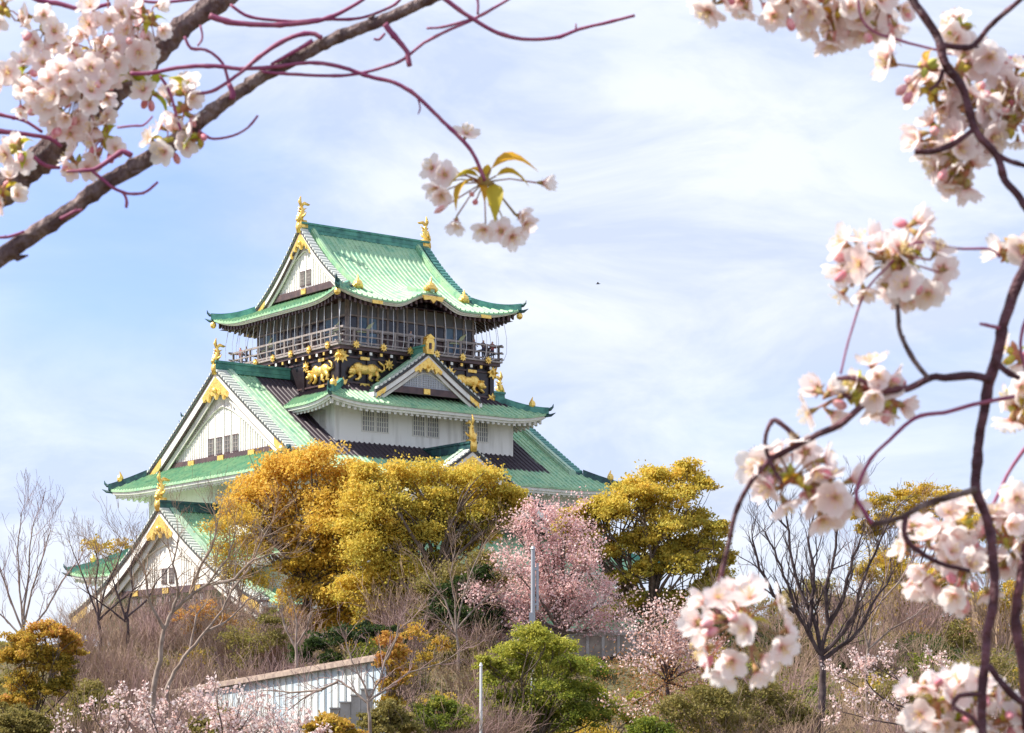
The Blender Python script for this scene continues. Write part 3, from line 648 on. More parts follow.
def leaf_tree(name, label, cat, px, d, lumps, per, lsize, leaf, bark='bark', tr=.16, group=None, dsp=.35, fork=None, clumps=26, spread=.2, under=None):
    """lumps in the photograph's scale at distance d: (px, py, radius px, tint)"""
    x = (px-512)/F*d; z0 = gz(x, d); root = thing(name, label, cat, (x, d, z0), 0, group)
    Ls = []
    for (a, b, r, t) in lumps:
        w = r/F*d; c = P(a, b, d)+Vector((0, rng.uniform(-1, 1)*dsp*w*2.2, 0)); Ls.append((c, w, w*1.05, w*.85, t))
    tk = MB(); fk = Vector((x, d, z0+((sum(l[0].z for l in Ls)/len(Ls))-z0)*.35)) if fork is None else P(*fork, d)
    tk.tube([(x, d, z0-.4), (x+.02, d, z0+.3), fk], [tr*1.5, tr*1.15, tr*.9], bark, 8, False)
    to = tk.build('trunk', root, True); to.location = -Vector(root.location)
    bm_ = MB()
    for c, w, *_ in Ls:
        lower = fk.lerp(c, .0); pts = limb(bm_, lower, c, tr*.55, tr*.12, bark)
        for _ in range(7):
            e = c+Vector(rng.normal(size=3))*w*.55; limb(bm_, pts[random.randint(2, 4)], e, tr*.2, .012, bark, 4)
    bo_ = bm_.build('branches', root, True); bo_.location = -Vector(root.location)
    if per:
        A, T = crown_pts(Ls, per, spread, clumps); cards('crown', A, rng.uniform(.65, 1.25, len(A))*lsize, leaf, root, T)
    return root
def grow(mb, p, dr, ln, r, depth, m, tips, up=.15, wig=.35, kids=3, n=4, spreadk=.75, shr=.68):
    seg = 4; pts = [Vector(p)]; d_ = Vector(dr).normalized(); rr = [r]
    for i in range(seg):
        d_ = (d_+Vector(rng.normal(size=3))*wig*.35+Vector((0, 0, up*.3))).normalized(); pts.append(pts[-1]+d_*ln/seg); rr.append(max(.006, r*(1-.45*(i+1)/seg)))
    mb.tube(pts, rr, m, n if depth > 1 else 3, False)
    tips.extend(pts[2:] if depth <= 1 else pts[3:])
    if depth <= 0: return
    for k in range(kids+(1 if depth > 2 else 0)):
        i = random.choice([1, 2, 3, 4, 4]); ax = Vector(rng.normal(size=3)).cross(d_)
        if ax.length < 1e-3: continue
        ax.normalize(); q = (Quaternion(ax, random.uniform(.35, 1)*spreadk) @ d_)
        grow(mb, pts[i], q, ln*random.uniform(shr*.75, shr*1.15), rr[i]*.62, depth-1, m, tips, up, wig, kids, n, spreadk, shr)
def bare_tree(name, label, cat, px, d, lines, r0, bark, depth=3, group=None, blossom=None, tl=1.0, up=.15, kids=3, z0=None, spreadk=.75, rt=None):
    """lines: guiding limbs as picture-scale polylines at distance d, first is the trunk; twigs grow from them"""
    x = (px-512)/F*d; zb = gz(x, d) if z0 is None else z0; root = thing(name, label, cat, (x, d, zb), 0, group)
    tk = MB(); tw = MB(); tips = []
    for li, ln in enumerate(lines):
        ra = r0 if li == 0 else r0*.55; dy = 0; pts = []
        k = rng.uniform(-.5, .5)*(0 if li == 0 else 1)
        for i, (a, b) in enumerate(ln): pts.append(P(a, b, d)+Vector((0, k*i*.8, 0)))
        if li == 0: pts = [Vector((x, d, zb-.3))]+pts
        # smooth
        fine = []
        for i in range(len(pts)-1):
            for q in range(3): fine.append(pts[i].lerp(pts[i+1], q/3)+Vector(rng.normal(size=3))*ra*.25)
        fine.append(pts[-1]); m_ = len(fine)
        rr = [ra*(1-.5*i/m_) if li == 0 else ra*(1-.72*i/m_) for i in range(m_)]
        (tk if li == 0 else tw).tube(fine, rr, bark, 7, False)
        if li or len(lines) == 1:
            for i in range(2, m_):
                for _ in range(1 if i < m_-1 else 3):
                    dr = (fine[i]-fine[i-1]).normalized()+Vector(rng.normal(size=3))*.55*spreadk
                    grow(tw, fine[i], dr, tl*random.uniform(.7, 1.3), rr[i]*.5, depth-1, rt or bark, tips, up, .4, kids, spreadk=spreadk)
    o = tk.build('trunk', root, True); o.location = -Vector(root.location)
    o = tw.build('branches', root); o.location = -Vector(root.location)
    if blossom:
        m_, cnt, sz, t0, t1, sp = blossom; tp = np.array([tuple(t) for t in tips]); idx = rng.integers(0, len(tp), cnt)
        cl = np.clip(rng.normal(size=len(tp))*.2+.5, 0, 1)
        A = tp[idx]+rng.normal(size=(cnt, 3))*sp
        if isinstance(m_, str): cards('blossoms', A, rng.uniform(.6, 1.3, cnt)*sz, m_, root, t0+(t1-t0)*cl[idx], .95)
    return root

# ---- the three golden evergreens in front of the keep
leaf_tree('evergreen_tree', 'large spreading tree with orange-gold foliage in front of the left side of the keep', 'tree', 302, 122,
  [(246, 508, 22, .7), (260, 485, 26, .75), (285, 468, 26, .9), (318, 465, 26, .85), (345, 482, 24, .75), (300, 505, 30, .8), (338, 520, 28, .65), (272, 520, 20, .8), (318, 552, 26, .5), (350, 560, 24, .45), (305, 592, 22, .5), (335, 600, 24, .45), (300, 620, 16, .55), (362, 588, 22, .4), (345, 625, 18, .55), (325, 540, 30, .6), (295, 535, 22, .7), (325, 575, 26, .45), (262, 500, 22, .8), (358, 520, 24, .55), (300, 565, 18, .5), (330, 505, 24, .7), (360, 545, 22, .5), (240, 518, 18, .7), (258, 545, 16, .65), (372, 600, 24, .4), (355, 640, 18, .5), (330, 620, 20, .45), (285, 540, 18, .7)],
  3000, .19, 'gold_leaves', fork=(312, 585), tr=.22, spread=.27, clumps=34)
leaf_tree('evergreen_tree', 'yellow-green tree of open airy foliage below the front gable of the keep', 'tree', 432, 118,
  [(378, 488, 24, .6), (400, 478, 24, .65), (430, 476, 22, .6), (458, 480, 22, .6), (485, 484, 22, .6), (508, 498, 14, .55), (395, 508, 22, .45), (425, 512, 22, .5), (388, 545, 26, .45), (412, 575, 22, .4), (385, 590, 24, .5), (452, 515, 16, .4), (480, 515, 14, .4), (405, 612, 16, .45), (372, 610, 18, .55), (440, 560, 14, .3), (375, 520, 24, .55), (365, 555, 22, .55), (405, 540, 22, .45), (368, 640, 16, .6), (390, 630, 18, .5), (495, 505, 18, .5), (470, 500, 18, .5), (440, 500, 18, .5), (430, 535, 16, .4), (395, 560, 20, .45), (372, 500, 22, .6), (385, 575, 24, .5), (400, 600, 22, .45), (415, 625, 16, .4), (372, 620, 20, .55), (360, 530, 20, .55), (390, 640, 18, .5), (412, 645, 16, .5), (430, 620, 14, .4), (352, 590, 22, .6), (520, 505, 12, .5), (430, 590, 16, .35), (362, 500, 22, .65), (352, 530, 20, .6), (368, 475, 14, .65), (480, 535, 16, .4), (505, 520, 12, .45), (460, 545, 14, .35)],
  2400, .17, 'yg_leaves', fork=(436, 575), tr=.2, spread=.28, clumps=32)
leaf_tree('evergreen_tree', 'tall golden-olive tree against the sky to the right of the keep', 'tree', 655, 126,
  [(q-8-(.06*(740-q)), w, r*.95, t*.9) for q, w, r, t in [(600, 520, 18, .6), (622, 508, 20, .7), (645, 495, 22, .7), (668, 476, 18, .65), (697, 472, 16, .65), (712, 485, 13, .55), (690, 500, 24, .65), (660, 515, 24, .65), (612, 532, 22, .6), (640, 545, 20, .5), (680, 530, 24, .6), (708, 520, 18, .55), (718, 548, 18, .45), (695, 568, 22, .4), (660, 570, 14, .45), (735, 560, 10, .35), (650, 600, 13, .15), (712, 590, 14, .25), (622, 555, 14, .5), (590, 532, 18, .55), (586, 520, 14, .6), (604, 510, 14, .6), (596, 550, 14, .5), (685, 600, 14, .2), (655, 495, 20, .7), (700, 545, 22, .55), (660, 540, 20, .55), (630, 515, 22, .65), (725, 530, 14, .5), (635, 580, 14, .35), (680, 555, 18, .5), (728, 575, 16, .35), (602, 560, 12, .45)]],
  2300, .18, 'yg_leaves', fork=(652, 608), tr=.2, spread=.23, clumps=30)
# ---- dark evergreen and small foliage under them
leaf_tree('evergreen_shrub', 'dark green rounded shrub in the shade left of the pink cherry tree', 'shrub', 470, 112, [(455, 590, 18, .2), (475, 600, 22, .2), (462, 620, 22, .25), (490, 625, 18, .2), (480, 575, 12, .3), (440, 612, 16, .3)], 1300, .17, 'dark_leaves', tr=.08)
leaf_tree('evergreen_shrub', 'dark leafy shrub under the golden tree, above the ribbed white wall', 'shrub', 340, 104, [(318, 645, 16, .35), (345, 638, 20, .2), (372, 635, 16, .15), (300, 655, 14, .5), (395, 640, 14, .2), (330, 660, 12, .5)], 1100, .15, 'dark_leaves', tr=.06)
leaf_tree('evergreen_shrub', 'pale green flecked shrub behind the left end of the ribbed white wall', 'shrub', 252, 106, [(235, 640, 16, .6), (258, 648, 18, .65), (278, 640, 14, .5), (245, 662, 14, .5), (270, 622, 14, .3)], 900, .12, 'olive_leaves', tr=.06)
leaf_tree('evergreen_tree', 'small dense bright green tree standing in front of the pink cherry', 'tree', 540, 88,
  [(535, 640, 20, .95), (515, 652, 20, .9), (555, 650, 22, .85), (572, 668, 22, .75), (502, 675, 22, .8), (535, 670, 28, .75), (560, 695, 28, .6), (585, 692, 20, .6), (498, 702, 20, .7), (530, 705, 28, .6), (580, 718, 24, .5), (548, 720, 26, .45), (510, 725, 22, .6), (488, 665, 12, .95), (594, 715, 14, .7), (490, 722, 16, .6)], 2300, .12, 'green_leaves', tr=.1, dsp=.6, clumps=34, spread=.18)
leaf_tree('shrub', 'yellow-green shrub at the foot of the dry grass bank', 'shrub', 612, 90, [(595, 695, 12, .9), (612, 710, 16, .85), (635, 722, 14, .75), (640, 700, 10, .8)], 900, .12, 'green_leaves', tr=.04)
leaf_tree('autumn_shrub', 'orange and gold leaved bush at the far left below the bare tree', 'shrub', 32, 92,
  [(45, 632, 16, .75), (25, 642, 16, .55), (62, 638, 16, .8), (12, 658, 16, .45), (40, 662, 20, .35), (25, 682, 16, .45), (58, 665, 16, .3), (20, 702, 14, .45), (44, 692, 16, .25), (70, 650, 12, .6), (62, 685, 14, .15), (30, 655, 20, .4)], 1700, .13, 'orange_leaves', tr=.07)
leaf_tree('autumn_shrub', 'rusty orange bush under the lower gable of the keep', 'shrub', 205, 112, [(185, 618, 12, .95), (205, 612, 14, .95), (222, 622, 14, .9), (190, 630, 10, .8)], 500, .14, 'orange_leaves', tr=.05)
leaf_tree('autumn_shrub', 'orange leaved bush beneath the lattice of bare branches, right of the ribbed white wall', 'shrub', 392, 77, [(388, 642, 12, .95), (386, 662, 13, .95), (398, 655, 12, .8), (405, 675, 14, .6), (390, 685, 13, .6), (392, 702, 12, .4)], 800, .12, 'orange_leaves', tr=.04)
leaf_tree('autumn_shrub', 'gold leaved bush in the slope beside the lower golden tree', 'shrub', 425, 100, [(415, 635, 14, .6), (440, 645, 12, .5), (425, 660, 14, .4)], 420, .14, 'orange_leaves', tr=.04)
# low green cover along the bottom
for i, (px, py, r, d, m_, lab) in enumerate([(20, 722, 22, 84, 'olive_leaves', 'low olive green shrub in the bottom left corner'), (215, 722, 20, 70, 'olive_leaves', 'low olive shrub half hidden under the small front cherry trees'), (440, 712, 24, 80, 'green_leaves', 'green low shrub left of the short white post'),
      (386, 718, 22, 70, 'olive_leaves', 'low olive shrub at the foot of the leaning bare tree'), (700, 705, 34, 78, 'olive_leaves', 'dull olive shrub under the hanging blossom cluster'), (760, 700, 36, 84, 'olive_leaves', 'broad olive bamboo-like shrub left of the dark bare tree'), (650, 732, 22, 76, 'green_leaves', 'low yellow-green shrub beside the bronze-leaved cherry'),
      (850, 655, 30, 110, 'dark_leaves', 'dark green shrub behind the trunk of the dark bare tree'), (920, 655, 34, 112, 'dark_leaves', 'dark green shrub in front of the distant orange roof'), (790, 640, 26, 112, 'dark_leaves', 'dark shrub left of the bare tree trunk'), (890, 700, 34, 96, 'olive_leaves', 'olive thicket shrub behind the low pale cherry'), (985, 680, 34, 96, 'olive_leaves', 'olive shrub at the right edge of the slope'),
      (330, 728, 22, 60, 'orange_leaves', 'bronze leafed low shrub in front of the concrete steps'), (90, 700, 24, 90, 'olive_leaves', 'dull olive shrub right of the orange bush'), (665, 640, 26, 116, 'dark_leaves', 'dark shrub under the tall golden-olive tree'), (735, 630, 22, 116, 'dark_leaves', 'dark shrub right of the golden-olive tree foot')]):
    leaf_tree('shrub', lab, 'shrub', px, d, [(px-r*.6, py+3, r*.6, .5), (px+r*.6, py+2, r*.6, .45), (px, py-r*.2, r*.7, .55), (px-r*.2, py+r*.6, r*.8, .4), (px+r, py+r*.5, r*.5, .5)], 1500, .11, m_, tr=.04)
# ---- right hand background trees
for px, d, m_, lab, lumps in [(905, 150, 'ochre_leaves', 'ochre tree with a flat airy crown behind the bare branches on the right', [(880, 505, 14, .5), (905, 498, 16, .6), (930, 492, 16, .7), (950, 500, 14, .6), (915, 515, 14, .5), (860, 515, 10, .5), (965, 520, 14, .4)]),
      (870, 145, 'olive_leaves', 'dull olive tree behind the fork of the dark bare tree', [(850, 610, 16, .6), (875, 600, 18, .6), (895, 615, 16, .7), (865, 625, 16, .5)]),
      (1000, 130, 'gold_leaves', 'yellow-leaved tree at the right edge behind the dark blossoming bough', [(985, 600, 14, .3), (1005, 612, 18, .25), (1018, 635, 16, .3), (995, 650, 14, .2), (1015, 590, 12, .3), (1000, 680, 12, .3), (1020, 665, 14, .2)]),
      (905, 140, 'ochre_leaves', 'thin yellow-green tree right of the dark bare tree', [(900, 590, 14, .3), (920, 600, 14, .25), (935, 585, 12, .3), (890, 570, 12, .4)]),
      (960, 155, 'olive_leaves', 'dark olive tree rising behind the distant orange roof', [(960, 600, 14, .5), (985, 615, 14, .4), (940, 610, 12, .6)])]:
    leaf_tree('background_tree', lab, 'tree', px, d, lumps+[(a+6, b+14, r, t) for a, b, r, t in lumps]+[(a-8, b+26, r*.8, t) for a, b, r, t in lumps[::2]], 1500, .16, m_, 'barkpale', tr=.12)
for px, d, m_, lab, lumps in [(770, 138, 'olive_leaves', 'low olive tree on the skyline between the golden-olive tree and the dark bare tree', [(755, 625, 16, .6), (775, 615, 18, .5), (795, 628, 16, .6), (770, 640, 18, .4)]),
      (835, 132, 'olive_leaves', 'brownish tree on the skyline just right of the dark bare trunk', [(825, 635, 14, .5), (845, 622, 18, .7), (865, 636, 16, .6)]),
      (925, 135, 'olive_leaves', 'bushy olive tree before the distant orange roof', [(900, 635, 16, .5), (925, 640, 16, .6), (945, 650, 16, .4), (885, 645, 14, .4)]),
      (1005, 134, 'olive_leaves', 'dark olive tree at the right edge behind the second dark stem', [(985, 640, 16, .4), (1008, 648, 18, .5), (1025, 635, 14, .5)]),
      (722, 132, 'olive_leaves', 'shadowy olive tree behind the hanging blossom cluster', [(705, 630, 16, .4), (725, 620, 18, .3), (742, 635, 16, .5)]),
      (10, 130, 'olive_leaves', 'low olive tree on the skyline at the far left', [(-5, 650, 16, .5), (15, 655, 16, .6), (75, 648, 14, .6), (55, 655, 14, .5)])]:
    leaf_tree('background_tree', lab, 'tree', px, d, lumps, 1500, .17, m_, 'barkpale', tr=.1)
leaf_tree('background_tree', 'pale sparse tree behind the far left corner of the lower roof', 'tree', 100, 140, [(90, 545, 12, .6), (105, 550, 12, .5), (120, 545, 10, .6)], 220, .2, 'ochre_leaves', 'barkpale', tr=.1)

leaf_tree('background_tree', 'thin brownish-gold tree veiling the right slope of the lower gable', 'tree', 235, 116, [(216, 530, 14, .7), (236, 535, 18, .6), (250, 555, 18, .6), (225, 565, 16, .5), (262, 585, 16, .5), (245, 520, 18, .8), (222, 550, 14, .6), (236, 575, 14, .6)], 800, .12, 'ochre_leaves', 'barkpale', tr=.08, spread=.35)
for px, d, m_, lab, lumps in [(455, 114, 'olive_leaves', 'twiggy olive tree filling the gap below the yellow-green tree', [(430, 590, 16, .7), (455, 575, 18, .6), (480, 565, 18, .6), (495, 585, 16, .7), (445, 610, 18, .5), (470, 615, 18, .4), (420, 620, 16, .6), (500, 615, 14, .5), (425, 640, 14, .8), (450, 640, 16, .6)]), (640, 128, 'olive_leaves', 'dull olive tree under the golden-olive tree, above the short concrete fence', [(610, 615, 14, .5), (635, 610, 16, .4), (660, 618, 18, .4), (690, 612, 18, .5), (715, 610, 16, .5), (740, 615, 14, .5), (650, 630, 12, .3), (625, 595, 12, .5), (645, 598, 12, .4)]),
      (895, 134, 'ochre_leaves', 'loose ochre tree just right of the dark bare tree crown', [(865, 575, 14, .4), (885, 560, 16, .6), (905, 575, 16, .5), (890, 600, 18, .4), (870, 615, 16, .3), (915, 605, 14, .4)]),
      (985, 132, 'yg_leaves', 'tall yellow-olive tree at the right edge behind the big white blossom mass', [(960, 540, 14, .5), (985, 525, 16, .5), (1010, 530, 16, .5), (975, 565, 18, .4), (1005, 570, 18, .4), (990, 600, 18, .3), (960, 600, 14, .3), (1020, 605, 16, .4), (940, 575, 12, .5)]),
      (812, 136, 'olive_leaves', 'olive tree on the skyline behind the dark bare trunk', [(795, 600, 14, .6), (815, 590, 16, .7), (832, 605, 16, .6), (805, 625, 18, .4), (775, 630, 14, .5), (840, 630, 14, .4)]),
      (930, 128, 'olive_leaves', 'broad olive tree hiding most of the distant orange roof', [(905, 640, 14, .5), (935, 650, 16, .6), (965, 655, 16, .5), (890, 655, 14, .4), (950, 668, 18, .4)])]:
    leaf_tree('background_tree', lab, 'tree', px, d, lumps, 2000, .15, m_, 'barkpale', tr=.08, spread=.3)
# ---- pink cherry right of the keep
def fan(cx, cy, ends, mid=.5):
    return [[(cx, cy), (cx+(a-cx)*mid*.8, cy+(b-cy)*mid), (a, b)] for a, b in ends]
bare_tree('cherry_tree', 'round pink cherry tree in full blossom at the right foot of the keep', 'tree', 556, 112,
  [[(560, 655), (562, 632)]]+fan(561, 634, [(550+(q-556)*.84, w+2) for q, w in [(508, 562), (520, 535), (538, 525), (555, 522), (575, 525), (590, 538), (600, 558), (604, 590), (505, 600), (520, 575), (545, 560), (570, 555), (590, 575), (478, 600), (620, 600), (495, 625), (606, 628), (475, 630), (500, 645), (625, 625), (530, 545), (570, 535), (500, 625), (485, 600), (540, 600), (585, 610)]]),
  .16, 'bark', 3, blossom=('pink_blossom', 19000, .125, .25, 1, .2), tl=.85, kids=3, spreadk=1.0, rt='twigred')
bare_tree('cherry_tree', 'sparse pale pink cherry with bronze young leaves left of the hanging blossom cluster', 'tree', 668, 84,
  [[(668, 700), (666, 680)]]+fan(667, 682, [(652, 645), (658, 630), (672, 632), (690, 640), (700, 665), (645, 668), (660, 655), (685, 660), (648, 695), (700, 690), (675, 645), (665, 665)]),
  .1, 'barkdark', 3, blossom=('pale_blossom', 3400, .11, .15, .85, .15), tl=.8, kids=2, spreadk=.7, rt='twigred')
_t = [o for o in bpy.data.objects if o.name.startswith('cherry_tree')][-1]
tpx = rng.normal(size=(2600, 3))*np.array([1.1, .8, 1.0])+np.array(P(668, 685, 84)); cards('young_leaves', tpx, .11, 'bronze_leaves', _t, rng.uniform(0, 1, 2600), .5)
# ---- small cherries low in front on the left (one tree each)
for px, d, lab, ends, cnt in [(115, 52, 'leftmost small pale pink cherry at the bottom, in front of the brown thicket', [(92, 700), (105, 690), (125, 688), (140, 700), (75, 715), (60, 728), (110, 715)], 520),
      (165, 50, 'second small front cherry from the left, its top just below the leaning pale trunk', [(150, 692), (165, 700), (180, 690), (195, 700), (140, 712), (205, 715)], 620),
      (225, 48, 'third small front cherry, in front of the left end of the ribbed white wall', [(205, 690), (220, 682), (240, 690), (255, 700), (215, 705), (265, 715), (232, 715)], 760),
      (290, 50, 'rightmost small front cherry with pink buds before the ribbed white wall', [(272, 705), (290, 715), (305, 712), (318, 725), (262, 715), (280, 725)], 420)]:
    ends = [(q, w+14) for q, w in ends]; cnt = int(cnt*1.5); x = (px-512)/F*d
    bare_tree('small_cherry_tree', lab, 'tree', px, d, [[(px, 800), (px+2, 745)]]+fan(px+1, 760, ends), .035, 'barkdark', 3, 'small cherries along the bottom of the view', ('pale_blossom', cnt, .08, .3, 1, .05), tl=.24, kids=2, rt='twigred')
bare_tree('small_cherry_tree', 'low pale pink cherry spreading its branches at the bottom right under the dark bare tree', 'tree', 975, 62,
  [[(975, 780), (965, 735)], [(965, 738), (930, 715), (880, 700), (842, 678)], [(966, 738), (940, 700), (905, 685), (868, 664)], [(966, 736), (950, 700), (930, 680), (925, 662)], [(966, 740), (920, 728), (880, 722), (838, 712)], [(930, 715), (900, 712), (870, 690), (858, 672)], [(966, 738), (985, 712), (975, 690)], [(940, 702), (915, 695), (895, 672)]],
  .06, 'barkdark', 3, 'small cherries along the bottom of the view', ('pale_blossom', 2400, .08, .3, 1, .05), tl=.34, kids=2, rt='twigred')

# ---- leafless trees
bare_tree('bare_tree', 'tall slender leafless tree against the sky at the far left edge', 'tree', 24, 96, [[(24, 650), (23, 625)]]+[[(23, 635), (20, 590), (18, 550), (22, 512)], [(23, 630), (32, 590), (42, 560), (52, 530)], [(23, 632), (8, 595), (-5, 560), (-12, 530)], [(23, 620), (28, 580), (30, 545), (34, 520)], [(23, 638), (45, 610), (60, 580), (75, 560)], [(23, 638), (5, 620), (-15, 600)]], .09, 'barkpale', 3, 'leafless trees on the castle slope', tl=1.0, up=.5, kids=3, rt='twigred')
for px, lab, lines in [(100, 'leafless tree with dark forked boughs left of the lower gable', [[(100, 640), (98, 612)], [(99, 620), (88, 590), (78, 565), (70, 545)], [(99, 618), (105, 590), (118, 565), (125, 545)], [(99, 615), (95, 585), (98, 560), (92, 545)], [(99, 620), (120, 600), (140, 585), (150, 570)]]),
      (128, 'leafless tree with twisting dark limbs in front of the foot of the lower gable', [[(128, 640), (126, 612)], [(126, 620), (118, 595), (112, 575), (105, 560)], [(126, 618), (132, 590), (130, 565), (138, 545)], [(126, 618), (145, 600), (155, 580), (170, 560)], [(126, 622), (105, 605), (85, 590)]])]:
    bare_tree('bare_tree', lab, 'tree', px, 108, lines, .1, 'barkdark', 3, 'leafless trees on the castle slope', tl=.9, up=.3, kids=3, rt='twig')
bare_tree('bare_tree', 'leaning leafless tree with a pale trunk in front of the lower gable', 'tree', 152, 78, [[(154, 690), (160, 660), (164, 630), (172, 612)], [(172, 612), (190, 598), (210, 585), (232, 560), (240, 535)], [(172, 612), (180, 590), (176, 565), (182, 540)], [(190, 598), (200, 570), (215, 550), (222, 525)], [(212, 584), (235, 580), (255, 560), (280, 555)], [(164, 630), (150, 600), (148, 575), (140, 555)]], .11, 'barkpale', 3, 'leafless trees on the castle slope', tl=.95, up=.3, kids=3, rt='twig')
bare_tree('bare_tree', 'second leaning leafless tree, its long limb running up to the right below the lower gable', 'tree', 165, 80, [[(166, 690), (175, 672), (190, 650), (205, 632)], [(205, 632), (222, 610), (232, 590), (236, 560)], [(205, 632), (225, 622), (245, 600), (262, 590)], [(232, 590), (250, 570), (262, 545), (275, 525)], [(190, 650), (195, 615), (205, 600)]], .09, 'barkpale', 3, 'leafless trees on the castle slope', tl=.9, up=.25, kids=3, rt='twig')
bare_tree('bare_tree', 'thin pale-trunked leafless tree rising above the coping of the ribbed white wall', 'tree', 297, 100, [[(297, 660), (296, 640)], [(296, 650), (297, 625), (294, 605)], [(297, 650), (285, 630), (280, 612)], [(297, 645), (308, 628), (312, 612)]], .1, 'barkpale', 2, 'leafless trees on the castle slope', tl=.7, kids=2)
bare_tree('bare_tree', 'low leafless tree with long side limbs reaching over the concrete steps', 'tree', 370, 68, [[(370, 725), (368, 702)], [(368, 702), (385, 690), (410, 672), (440, 664), (462, 650)], [(368, 704), (350, 688), (338, 680), (322, 690), (306, 684)], [(368, 700), (380, 680), (386, 655), (398, 630), (412, 618)], [(368, 700), (362, 680), (352, 662), (345, 640)], [(338, 682), (318, 690), (300, 700), (285, 712)], [(322, 690), (290, 692), (262, 690)], [(386, 660), (396, 640), (400, 620)]], .07, 'barkpale', 3, 'leafless trees on the castle slope', tl=.6, up=.2, kids=2, rt='twigred')
bare_tree('bare_tree', 'dark leafless tree with many upright limbs to the right of the golden-olive tree', 'tree', 822, 84, [[(822, 692), (822, 668), (821, 652)], [(821, 655), (808, 635), (795, 612), (785, 585), (775, 560), (762, 535)], [(821, 652), (815, 620), (800, 590), (792, 560), (790, 530), (770, 505)], [(821, 655), (828, 625), (824, 590), (832, 560), (835, 525), (845, 500)], [(821, 655), (838, 638), (852, 615), (858, 585), (870, 555), (885, 520)], [(821, 660), (845, 645), (862, 628), (875, 600), (892, 575)], [(808, 635), (812, 600), (815, 570), (808, 540), (815, 510)], [(828, 625), (842, 600), (846, 570), (856, 540)], [(795, 612), (772, 595), (758, 570), (750, 540)]], .16, 'barkdark', 3, 'leafless trees on the castle slope', tl=.95, up=.35, kids=3, rt='barkdark')
bare_tree('bare_tree', 'pale thin leafless tree right of the dark bare tree', 'tree', 868, 92, [[(866, 665), (868, 645)], [(868, 650), (872, 620), (882, 600), (888, 570), (895, 540)], [(868, 648), (862, 620), (860, 590), (850, 560)], [(882, 600), (900, 580), (915, 550), (920, 525)], [(868, 650), (890, 630), (915, 615), (935, 590)]], .08, 'barkpale', 3, 'leafless trees on the castle slope', tl=.9, up=.3, kids=3, rt='twigred')
bare_tree('bare_tree', 'grey leafless tree tangled between the yellow-green tree and the pink cherry', 'tree', 458, 108, [[(458, 650), (456, 628)], [(456, 632), (445, 600), (430, 580), (420, 560)], [(456, 630), (462, 600), (470, 575), (480, 552), (490, 535)], [(456, 630), (478, 605), (495, 590), (505, 570)], [(456, 632), (455, 600), (450, 575), (455, 550)], [(456, 635), (435, 615), (415, 608)]], .09, 'barkpale', 3, 'leafless trees on the castle slope', tl=.9, up=.2, kids=3, rt='twig')
# ---- leafless shrubs of the thicket: one built, the rest copied
def bush(name, n, h, m, label, d=(0, 0, 0), spread=.5, depth=2):
    root = thing(name, label, 'shrub', d); mb_ = MB(); tips = []
    for i in range(n):
        a = random.uniform(0, 6.28); r = random.uniform(0, spread*.5); u = Vector((math.cos(a)*spread, math.sin(a)*spread, 1)).normalized()
        grow(mb_, (r*math.cos(a), r*math.sin(a), -.2), u, h*random.uniform(.55, .8), .022, depth, m, tips, .2, .4, 3, 3, .6, .7)
    mb_.build('stems', root); return root
def copy_thing(root, loc, rz, sc, label, group):
    r = root.copy(); col.objects.link(r); r.location = loc; r.rotation_euler = (0, 0, rz); r.scale = (sc,)*3; r['label'] = label; r['group'] = group
    for ch in root.children: c = ch.copy(); col.objects.link(c); c.parent = r
    return r
GS = 'leafless brown shrubs in the thicket'
LB = 'twiggy leafless brown shrub in the thicket below the lower gable'
b0 = bush('bare_shrub', 20, 2.2, 'twig', LB); b0['group'] = GS
b1 = bush('bare_shrub', 20, 2.3, 'twigred', LB); b1['group'] = GS
LR = 'twiggy leafless shrub among the green shrubs at the bottom right'; LM = 'leafless shrub on the slope between the concrete steps and the bright green tree'
sp = []
for i in range(125): sp.append((random.uniform(50, 300), random.choice([88, 92, 96, 100, 104, 108, 112, 116, 119, 122]), LB, GS))
for i in range(50): sp.append((random.uniform(380, 500), random.choice([80, 86, 94, 102, 110, 116]), LM, 'leafless shrubs in mid slope'))
for i in range(80): sp.append((random.uniform(668, 1022), random.choice([78, 84, 88, 92, 96, 100, 104, 108, 112, 116, 120, 124]), LR, 'leafless shrubs on the right slope'))
for i in range(9): sp.append((random.uniform(160, 300), random.choice([76, 79, 82]), 'leafless shrub with its twigs in front of the ribbed white wall', 'leafless shrubs before the ribbed wall'))
for i, (px, d, lab, gr) in enumerate(sp):
    x = (px-512)/F*d; z = gz(x, d); sc = random.uniform(.8, 1.4)*((.95 if px < 310 else 1.2) if d > 110 else .85)
    if i == 0: b0.location = (x, d, z); b0.scale = (sc,)*3; continue
    if i == 1: b1.location = (x, d, z); b1.scale = (sc,)*3; continue
    copy_thing((b0, b1)[i % 2], (x, d, z), random.uniform(0, 6), sc, lab, gr)
GC = 'low leafy shrubs scattered on the slope'
protos = []
for m_ in ('olive_leaves', 'green_leaves', 'ochre_leaves'):
    o = leaf_tree('low_shrub', 'proto', 'shrub', 512, 100, [(512, 696, 14, .5), (500, 706, 13, .4), (526, 704, 13, .5), (512, 712, 15, .4)], 420, .12, m_, tr=.03, group=GC); protos.append(o)
spots = [(random.uniform(0, 120), random.uniform(84, 112)) for _ in range(10)]+[(random.uniform(390, 600), random.uniform(92, 114)) for _ in range(20)]+[(random.uniform(655, 1022), random.uniform(80, 124)) for _ in range(66)]+[(random.uniform(120, 380), random.uniform(106, 122)) for _ in range(10)]
